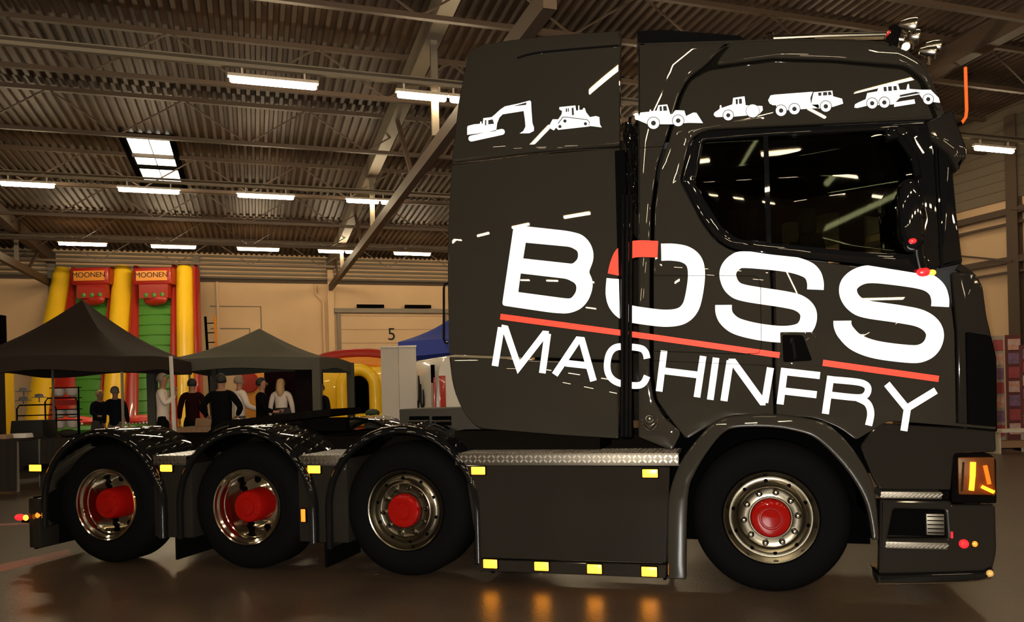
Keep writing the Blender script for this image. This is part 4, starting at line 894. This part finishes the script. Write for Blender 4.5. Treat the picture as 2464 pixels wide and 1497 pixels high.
for x, y in ((.75, .0), (3.2, .0), (.75, 1.55), (3.2, 1.55)):
    b = MB(); b.lathe([(.0, 0), (.2, 0), (.32, .01), (.33, .2), (.2, .22), (0, .22)], vp(x, y, .33), ax2, 24); b.build('van_wheel', RUB, van)
b = MB()
for pts in ([(1.0, 1.65), (.94, 1.35), (1.05, 1.1)], [(.86, 1.5), (.9, 1.25), (.8, 1.0)], [(.7, 1.4), (.68, 1.15), (.85, .95)], [(1.12, 1.2), (1.0, 1.0), (.95, .9)]): b.tube([vp(x, -.012, z) for x, z in pts], [.012, .03, .012], 6)
b.build('side_logo', DKF, van)

# low draped tables and goods behind the lorry's tail
DT = mat('dark_drape', (.02, .016, .013), .9, spec=.05)
def table(u0, u1, zc, h, label, mt=DT, grp='stand tables'):
    p0, p1 = ground(u0, zc), ground(u1, zc); c = (p0+p1)/2; L = (p1-p0).length
    o = thing('table', c, label, 'table', grp)
    MB().box(c+UP*(h-.015), (L, .75, .03), CR).build('tabletop', mt, o, bevel=.005)
    b = MB(); n = 24; vs = []
    for k in range(n+1):
        q = c+RT*(-L/2+L*k/n)-FWD*(.385+.012*math.sin(k*2.1)); vs += [q+UP*(h-.02), q-FWD*.03+UP*.02]
    b.add(vs, [(2*k, 2*k+1, 2*k+3, 2*k+2) for k in range(n)]); b.build('drape', mt, o, 60)
    for sx in (-1, 1):
        for sy in (-1, 1): MB().box(c+RT*sx*(L/2-.06)+FWD*sy*.3+UP*(h/2-.02), (.04, .04, h-.03), CR).build('leg', STEELG, o)
    return c
table(-90, 75, 12.3, .80, 'dark draped table at the far left behind the lorry tail'); table(128, 250, 12.7, .78, 'dark draped table behind the rearmost wheel')
BRN = mat('brown_card', (.20, .11, .055), .8)
table(440, 540, 15.2, .80, 'brown covered table under the left edge of the grey-green tent', BRN); table(600, 770, 16.4, .86, 'brown counter table under the grey-green tent', BRN)
random.seed(3)
def goods(name, u, zc, z, size, mt, label, cat, grp=None, ball=False):
    p = Z(u, CY, zc); p.z = z
    b = MB()
    if ball: b.ball(p+UP*size[2]/2, (size[0]/2, size[1]/2, size[2]/2), 12)
    else: b.box(p+UP*size[2]/2, size, CR, taper=.92)
    return tag(b.build(name, mt, bevel=0 if ball else .01), label, cat, grp)
goods('tray', 48, 12.3, .802, (.28, .2, .07), mat('pale_tray', (.5, .45, .4), .5), 'pale tray on the dark far left table', 'tray')
goods('bag', -25, 12.3, .80, (.35, .25, .12), PLAST, 'black bag lying on the far left table', 'bag', ball=True)
goods('bag', 160, 12.6, .78, (.3, .25, .13), DT, 'dark bag on the second table from the left', 'bag', ball=True)
goods('box', 5, 12.1, .8, (.2, .2, .07), BRN, 'small brown box on the far left table', 'box')
goods('crate', 79, 16.0, .62, (.68, .5, .36), DKF, 'black crate below the black tent at left', 'crate'); goods('crate', 79, 16.0, .0, (.7, .52, .62), DKF, 'lower black crate below the black tent at left', 'crate')
goods('box', 495, 15.2, .80, (.36, .25, .16), BRN, 'brown cardboard box on the table under the grey-green tent', 'box')
goods('laptop', 678, 16.4, .86, (.36, .03, .24), DKF, 'black screen in front of the blonde woman', 'screen')
goods('plant_pot', 895, 15.0, .9, (.28, .28, .16), mat('dark_leaf', (.02, .035, .012), .8), 'low dark planter beside the white banner', 'planter', ball=True)
goods('stool', 895, 15.0, .0, (.3, .3, .9), DKF, 'black pedestal under the planter beside the banner', 'pedestal')
# rack with white bowls and red band
g = ground(158, 18.5); o = thing('display_rack', g, 'black display rack of white bowls and a red band under the black tent', 'rack')
for s in (-1, 1): MB().tube([g+RT*.3*s-RT*.0, g+RT*.3*s+UP*1.68], .015, 6).build('rack_post', PLAST, o)
for i, z in enumerate((.9, 1.15, 1.42, 1.66)): MB().box(g+UP*z, (.62, .25, .02), CR).build('shelf', PLAST, o)
WB = mat('white_bowl', (.6, .52, .46), .4)
for z in (.95, 1.45, .7):
    for s in (-1, 1):
        b = MB(); b.lathe([(.05, 0), (.10, .03), (.135, .12), (.14, .19), (.13, .19), (.09, .04), (0, .02)], g+RT*.15*s+UP*z, UP, 16); b.build('bowl', WB, o)
MB().box(g+UP*1.31-FWD*.05, (.56, .1, .12), CR).build('red_band', RED, o)
# tubular rail with three hats
g = ground(88, 17.5); o = thing('tube_rail', g, 'bent tubular rail standing left of the bowl rack', 'rail')
for a_, b_, zt in ((-.45, .42, 1.28), (.18, .9, 1.42), ):
    pts = [g+RT*a_, g+RT*a_+UP*(zt-.08), g+RT*(a_+.06)+UP*zt, g+RT*(b_-.06)+UP*zt, g+RT*b_+UP*(zt-.08), g+RT*b_]
    MB().tube(pts, .016, 8).build('rail_tube', STEELD, o)
MB().tube([g-RT*.45+UP*1.05, g+RT*.9+UP*1.05], .013, 8).build('rail_tube', STEELD, o)
for i, (u, v, nm) in enumerate(((57, 940, 'topmost'), (56, 962, 'lower left'), (94, 955, 'right'))):
    p = Z(u, v, 17.2); b = MB(); b.lathe([(.0, .07), (.07, .06), (.09, 0), (.16, -.01), (.16, -.02), (.0, -.02)], p, UP, 16); b.tube([p-UP*.02, p-UP*.12+FWD*.0], .012, 6); tag(b.build('hat', mat('grey_felt', (.16, .14, .13), .8)), 'grey hat on the tubular rail, %s of three' % nm, 'hat', 'hats on the rail')
# orange ladder right of the slide
g = ground(521, 26.5); o = thing('ladder', g, 'orange ladder standing right beside the inflatable slide', 'ladder')
OM = mat('orange_metal', (.75, .25, .02), .4)
for s in (-1, 1): MB().bar(g+RT*.16*s, g+RT*(.16*s-.35)+UP*4.1+FWD*.5, .05, .07).build('ladder_rail', OM if s > 0 else STEELD, o)
for i in range(12):
    q = g+(RT*-.35+UP*4.1+FWD*.5)*((i+.7)/12.4); MB().tube([q-RT*.16, q+RT*.16], .018, 6).build('rung', STEELD, o)
# poster stands at the right edge
PR = [(.30, .05, .07), (.22, .10, .20), (.45, .35, .33), (.28, .04, .03), (.12, .08, .12), (.5, .2, .12)]
for k, (u, wd_, vt, zc, lb) in enumerate(((2402, .22, 808, 15.2, 'narrow pale poster stand just right of the cab front'), (2440, .30, 806, 15.6, 'dark red poster stand at the right edge of the picture'), (2475, .3, 830, 14.6, 'poster stand cut off by the right edge'))):
    g = ground(u, zc); zt = zat(u, vt, zc); o = thing('poster_stand', g, lb, 'poster stand', 'poster stands')
    MB().box(g+UP*zt/2, (wd_, .04, zt), CR).build('stand_panel', mat('stand_panel', (.30, .25, .2), .7) if k == 0 else mat('stand_panel_red', (.10, .02, .02), .7), o)
    nn = 7
    for i in range(nn):
        b = MB(); z = .2+(zt-.25)*(i+.5)/nn; b.box(g+UP*z-FWD*.03, (wd_*.8, .015, (zt-.3)/nn*.8), CR); b.build('poster', mat('print_%d' % ((i+k*2) % 6), PR[(i+k*2) % 6], .6, noise=(9, PR[(i+k+3) % 6], .4, .6)), o)
    MB().box(g+UP*.02, (wd_+.1, .35, .04), CR).build('foot', STEELD, o)
g = ground(2430, 14.2); o = thing('bench', g, 'pale low bench before the poster stands at the right edge', 'bench')
MB().box(g+UP*.40, (.7, .35, .05), CR).build('seat', BW, o); MB().box(g+UP*.16, (.62, .25, .12), CR).build('shelf', BRN, o)
for s in (-1, 1): MB().box(g+RT*.3*s+UP*.19, (.05, .3, .38), CR).build('leg', BW, o)
# tape on the floor behind the lorry
def fl_(u, v):
    d = ray(u, v); t = -HC/d.z; return Vector((t*d.x, t*d.y, .004))
b = MB(); q = [fl_(-60, 1374), fl_(165, 1322), fl_(170, 1334), fl_(-60, 1392)]; b.add(q+[p-UP*.003 for p in q], [(0, 1, 2, 3), (7, 6, 5, 4), (0, 4, 5, 1), (1, 5, 6, 2), (2, 6, 7, 3), (3, 7, 4, 0)])
tag(b.build('floor_tape', mat('red_tape', (.22, .08, .055), .6)), 'wide faded red tape strip on the floor at the rear mudflap', 'tape')
b = MB(); q = [fl_(-60, 1264), fl_(74, 1258), fl_(74, 1262), fl_(-60, 1268)]; b.add(q+[p-UP*.003 for p in q], [(0, 1, 2, 3), (7, 6, 5, 4), (0, 4, 5, 1), (1, 5, 6, 2), (2, 6, 7, 3), (3, 7, 4, 0)])
tag(b.build('floor_tape', mat('red_tape', (.2, .06, .04), .6)), 'thin red line on the floor level with the tail lamp', 'tape')

# ------------------------------------------------------------------ people
def skin_mesh(verts, edges, root=0, lv=1):
    me = bpy.data.meshes.new('p'); me.from_pydata([v[:3] for v in verts], edges, [])
    o = bpy.data.objects.new('p', me); col.objects.link(o)
    s = o.modifiers.new('s', 'SKIN'); s.use_smooth_shade = True
    sv = me.skin_vertices[0].data
    for i, v in enumerate(verts): sv[i].radius = (v[3], v[4] if len(v) > 4 else v[3]); sv[i].use_root = (i == root)
    o.modifiers.new('u', 'SUBSURF').levels = lv
    dg = bpy.context.evaluated_depsgraph_get(); nm = bpy.data.meshes.new_from_object(o.evaluated_get(dg), depsgraph=dg)
    bpy.data.objects.remove(o); bpy.data.meshes.remove(me); nm.materials.clear(); return nm
SKIN = mat('skin', (.28, .13, .075), .7)
def person(u, vtop, zc, face, label, shirt, trous, hair, arms=('down', 'down'), lean=0.0, longhair=False, head_turn=0, girth=1.0):
    hgt = zat(u, vtop, zc); k = hgt/1.75; g = ground(u, zc); o = thing('person', g, label, 'person')
    ang = TH + face                               # face = 0 looks away from the camera, pi towards it
    R = Matrix.Rotation(ang, 4, 'Z'); Mw = Matrix.Translation(g) @ R @ Matrix.Scale(k, 4)
    ln = lambda z: lean*max(0, z-.9)
    A = {'down': ((.24, .0, 1.14), (.26, .05, .90), (.26, .10, .80)), 'fwd': ((.25, .05, 1.16), (.22, .28, 1.08), (.19, .37, 1.09)), 'mouth': ((.27, .08, 1.18), (.14, .26, 1.36), (.08, .24, 1.43)), 'hip': ((.33, -.06, 1.18), (.24, .08, 1.02), (.2, .14, 1.0))}
    V = [(0, 0, .95, .09*girth, .07*girth), (0, .0, 1.12, .10*girth, .07*girth), (0, 0, 1.30, .12*girth, .085*girth), (0, 0, 1.44, .085, .06), (0, .01, 1.50, .05, .05), (0, .02, 1.57, .07, .07), (0, .025, 1.66, .078, .09), (0, .02, 1.72, .05, .06)]
    E = [(i, i+1) for i in range(7)]
    hands = []
    for s, am in ((-1, arms[0]), (1, arms[1])):
        el, wr_, hd_ = A[am]; n0 = len(V)
        V += [(s*.18, 0, 1.40, .055, .055), (s*el[0], el[1], el[2], .042, .042), (s*wr_[0], wr_[1], wr_[2], .027, .027), (s*hd_[0], hd_[1], hd_[2], .036, .02)]
        E += [(3, n0), (n0, n0+1), (n0+1, n0+2), (n0+2, n0+3)]; hands.append((Vector((s*wr_[0], wr_[1], wr_[2])), Vector((s*hd_[0], hd_[1], hd_[2])), s))
    for s in (-1, 1):
        n0 = len(V); V += [(s*.10, 0, .84, .07, .07), (s*.11, .01, .50, .055, .057), (s*.11, -.02, .10, .036, .04), (s*.12, .12, .03, .04, .025)]
        E += [(0, n0), (n0, n0+1), (n0+1, n0+2), (n0+2, n0+3)]
    V = [(v[0], v[1]+ln(v[2]), *v[2:]) for v in V]
    me = skin_mesh(V, E, 0, 1); bm = bmesh.new(); bm.from_mesh(me)
    fb = MB()
    for wv, hv, s in hands:                       # fingers and thumb, nose, ears
        d = (hv-wv).normalized(); sd = d.orthogonal().normalized(); off = Vector((0, ln(hv.z), 0))
        for i in range(4):
            q = hv+off+d*.02+sd*(.020*(i-1.5)); L = (.065, .075, .07, .055)[i]; fb.tube([q, q+d*L*.6, q+d*L*.85+sd.cross(d)*L*.35], [.009, .008, .006], 5)
        q = hv+off-d*.01+sd*.034; fb.tube([q, q+d*.03+sd*.02, q+d*.055+sd*.022], [.011, .009, .007], 5)
    ho = Vector((0, .02+ln(1.64), 1.64))
    fb.add([ho+Vector(p) for p in ((-.014, .088, -.02), (.014, .088, -.02), (0, .118, -.018), (0, .088, .03))], [(0, 1, 2), (0, 2, 3), (1, 3, 2)])
    for s in (-1, 1): fb.ball(ho+Vector((s*.082, 0, -.01)), (.012, .022, .032), 6)
    tmp = bpy.data.meshes.new('t'); tmp.from_pydata(fb.v, [], fb.f); bm.from_mesh(tmp); bm.to_mesh(me); bm.free()
    me.transform(Mw); b_ = link_mesh('body', me, SKIN, o, 60)
    def clo(name, vs, es, mt):
        m2 = skin_mesh([(v[0], v[1]+ln(v[2]), *v[2:]) for v in vs], es, 0, 1); m2.transform(Mw); return link_mesh(name, m2, mt, o, 60)
    sv = [(0, 0, .80, .15*girth, .12*girth), (0, 0, .95, .15*girth, .12*girth), (0, 0, 1.12, .145*girth, .11*girth), (0, 0, 1.30, .17*girth, .12*girth), (0, 0, 1.43, .10, .085)]; se = [(0, 1), (1, 2), (2, 3), (3, 4)]
    for s, am in ((-1, arms[0]), (1, arms[1])):
        el, wr_, hd_ = A[am]; n0 = len(sv); wq = tuple(Vector(el).lerp(Vector(wr_), .9))
        sv += [(s*.18, 0, 1.395, .075, .075), (s*el[0], el[1], el[2], .06, .06), (s*wq[0], wq[1], wq[2], .042, .042)]; se += [(4, n0), (n0, n0+1), (n0+1, n0+2)]
    clo('shirt', sv, se, shirt)
    tv = [(0, 0, .95, .14*girth, .11*girth), (0, 0, 1.06, .13*girth, .10*girth)]; te = [(0, 1)]
    for s in (-1, 1):
        n0 = len(tv); tv += [(s*.10, 0, .84, .105, .105), (s*.11, .01, .50, .078, .08), (s*.11, -.02, .09, .062, .066)]; te += [(0, n0), (n0, n0+1), (n0+1, n0+2)]
    clo('trousers', tv, te, trous)
    b = MB()
    for s in (-1, 1): b.ball((s*.12, .06, .045), (.05, .14, .045), 10)
    b.v = [Mw @ v for v in b.v]; b.build('shoes', PLAST, o, 60)
    b = MB(); n = 12; hc = ho+Vector((0, -.012, .018)); cap = MB(); cap.ball(hc, (.094, .112, .112), 14)
    for v in cap.v:
        rel = v-hc
        if rel.y > .005 and rel.z < .035: v.y = hc.y+.005+(v.y-hc.y-.005)*.2
        if rel.z < -.05 and not longhair: v.z = hc.z-.05-(rel.z+.05)*-.2
    cap.v = [Mw @ v for v in cap.v]; cap.build('hair', hair, o, 60)
    if longhair:
        b = MB(); b.tube([Mw @ (hc+Vector(p)) for p in ((0, -.03, .05), (0, -.075, -.05), (0, -.085, -.18), (0, -.08, -.30))], [.085*k, .095*k, .10*k, .05*k], 10); b.build('long_hair', hair, o, 60)
    b = MB()
    for s in (-1, 1): b.ball(Mw @ (ho+Vector((s*.03, .085, .012))), .009*k, 6)
    b.build('eyes', DKF, o)
    b = MB(); b.box(Mw @ (ho+Vector((0, .088, -.052))), (.04*k, .01*k, .01*k), R.to_3x3()); b.build('mouth', mat('lips', (.3, .08, .06), .6), o)
    return o
NAVY = mat('navy_cloth', (.007, .007, .011), .9, spec=.05); BLK = mat('black_cloth', (.003, .003, .003), .9, spec=.05); WSH = mat('white_shirt', (.62, .52, .44), .8); KHK = mat('khaki_cloth', (.13, .10, .08), .9, spec=.05); MAR = mat('maroon_shirt', (.014, .003, .003), .9, spec=.05); GRY = mat('grey_cloth', (.06, .05, .05), .9, spec=.05)  # dark cloth tones lowered further; tent shade is put into their colour
HB = mat('blonde_hair', (.5, .30, .14), .7); HG = mat('grey_hair', (.20, .15, .11), .7); HK = mat('black_hair', (.008, .006, .005), .7)
person(233, 940, 18.5, .9+PI*1.1, 'person in a dark polo shirt leaning, left of the navy jacket', NAVY, GRY, HB, ('fwd', 'fwd'), .12)
person(276, 931, 16.5, .1, 'person seen from behind in a navy jacket and khaki trousers', NAVY, KHK, HG, ('down', 'down'))
person(390, 900, 15.2, -1.3, 'person in a white shirt holding a hand to the mouth', WSH, BLK, HG, ('down', 'mouth'))
person(462, 912, 16.2, .3, 'person in a maroon top at the left leg of the grey-green tent', MAR, BLK, HK)
person(532, 901, 13.6, .15, 'broad person seen from behind in black, under the grey-green tent', BLK, BLK, HK, ('hip', 'hip'), 0, girth=1.25)
person(575, 905, 15.6, -.8, 'person in a white and grey top behind the broad one in black', WSH, GRY, HG, ('down', 'fwd'))
person(628, 910, 15.0, -1.4, 'person in black standing sideways in the middle of the grey-green tent', BLK, BLK, HK, ('down', 'fwd'))
person(676, 912, 17.6, .05, 'blonde long-haired person in a white top seen from behind', WSH, BLK, HB, longhair=True)
person(772, 925, 17.5, 2.6, 'person in dark clothes at the right side of the grey-green tent', NAVY, GRY, mat('brown_hair', (.06, .03, .015), .8), ('down', 'hip'))
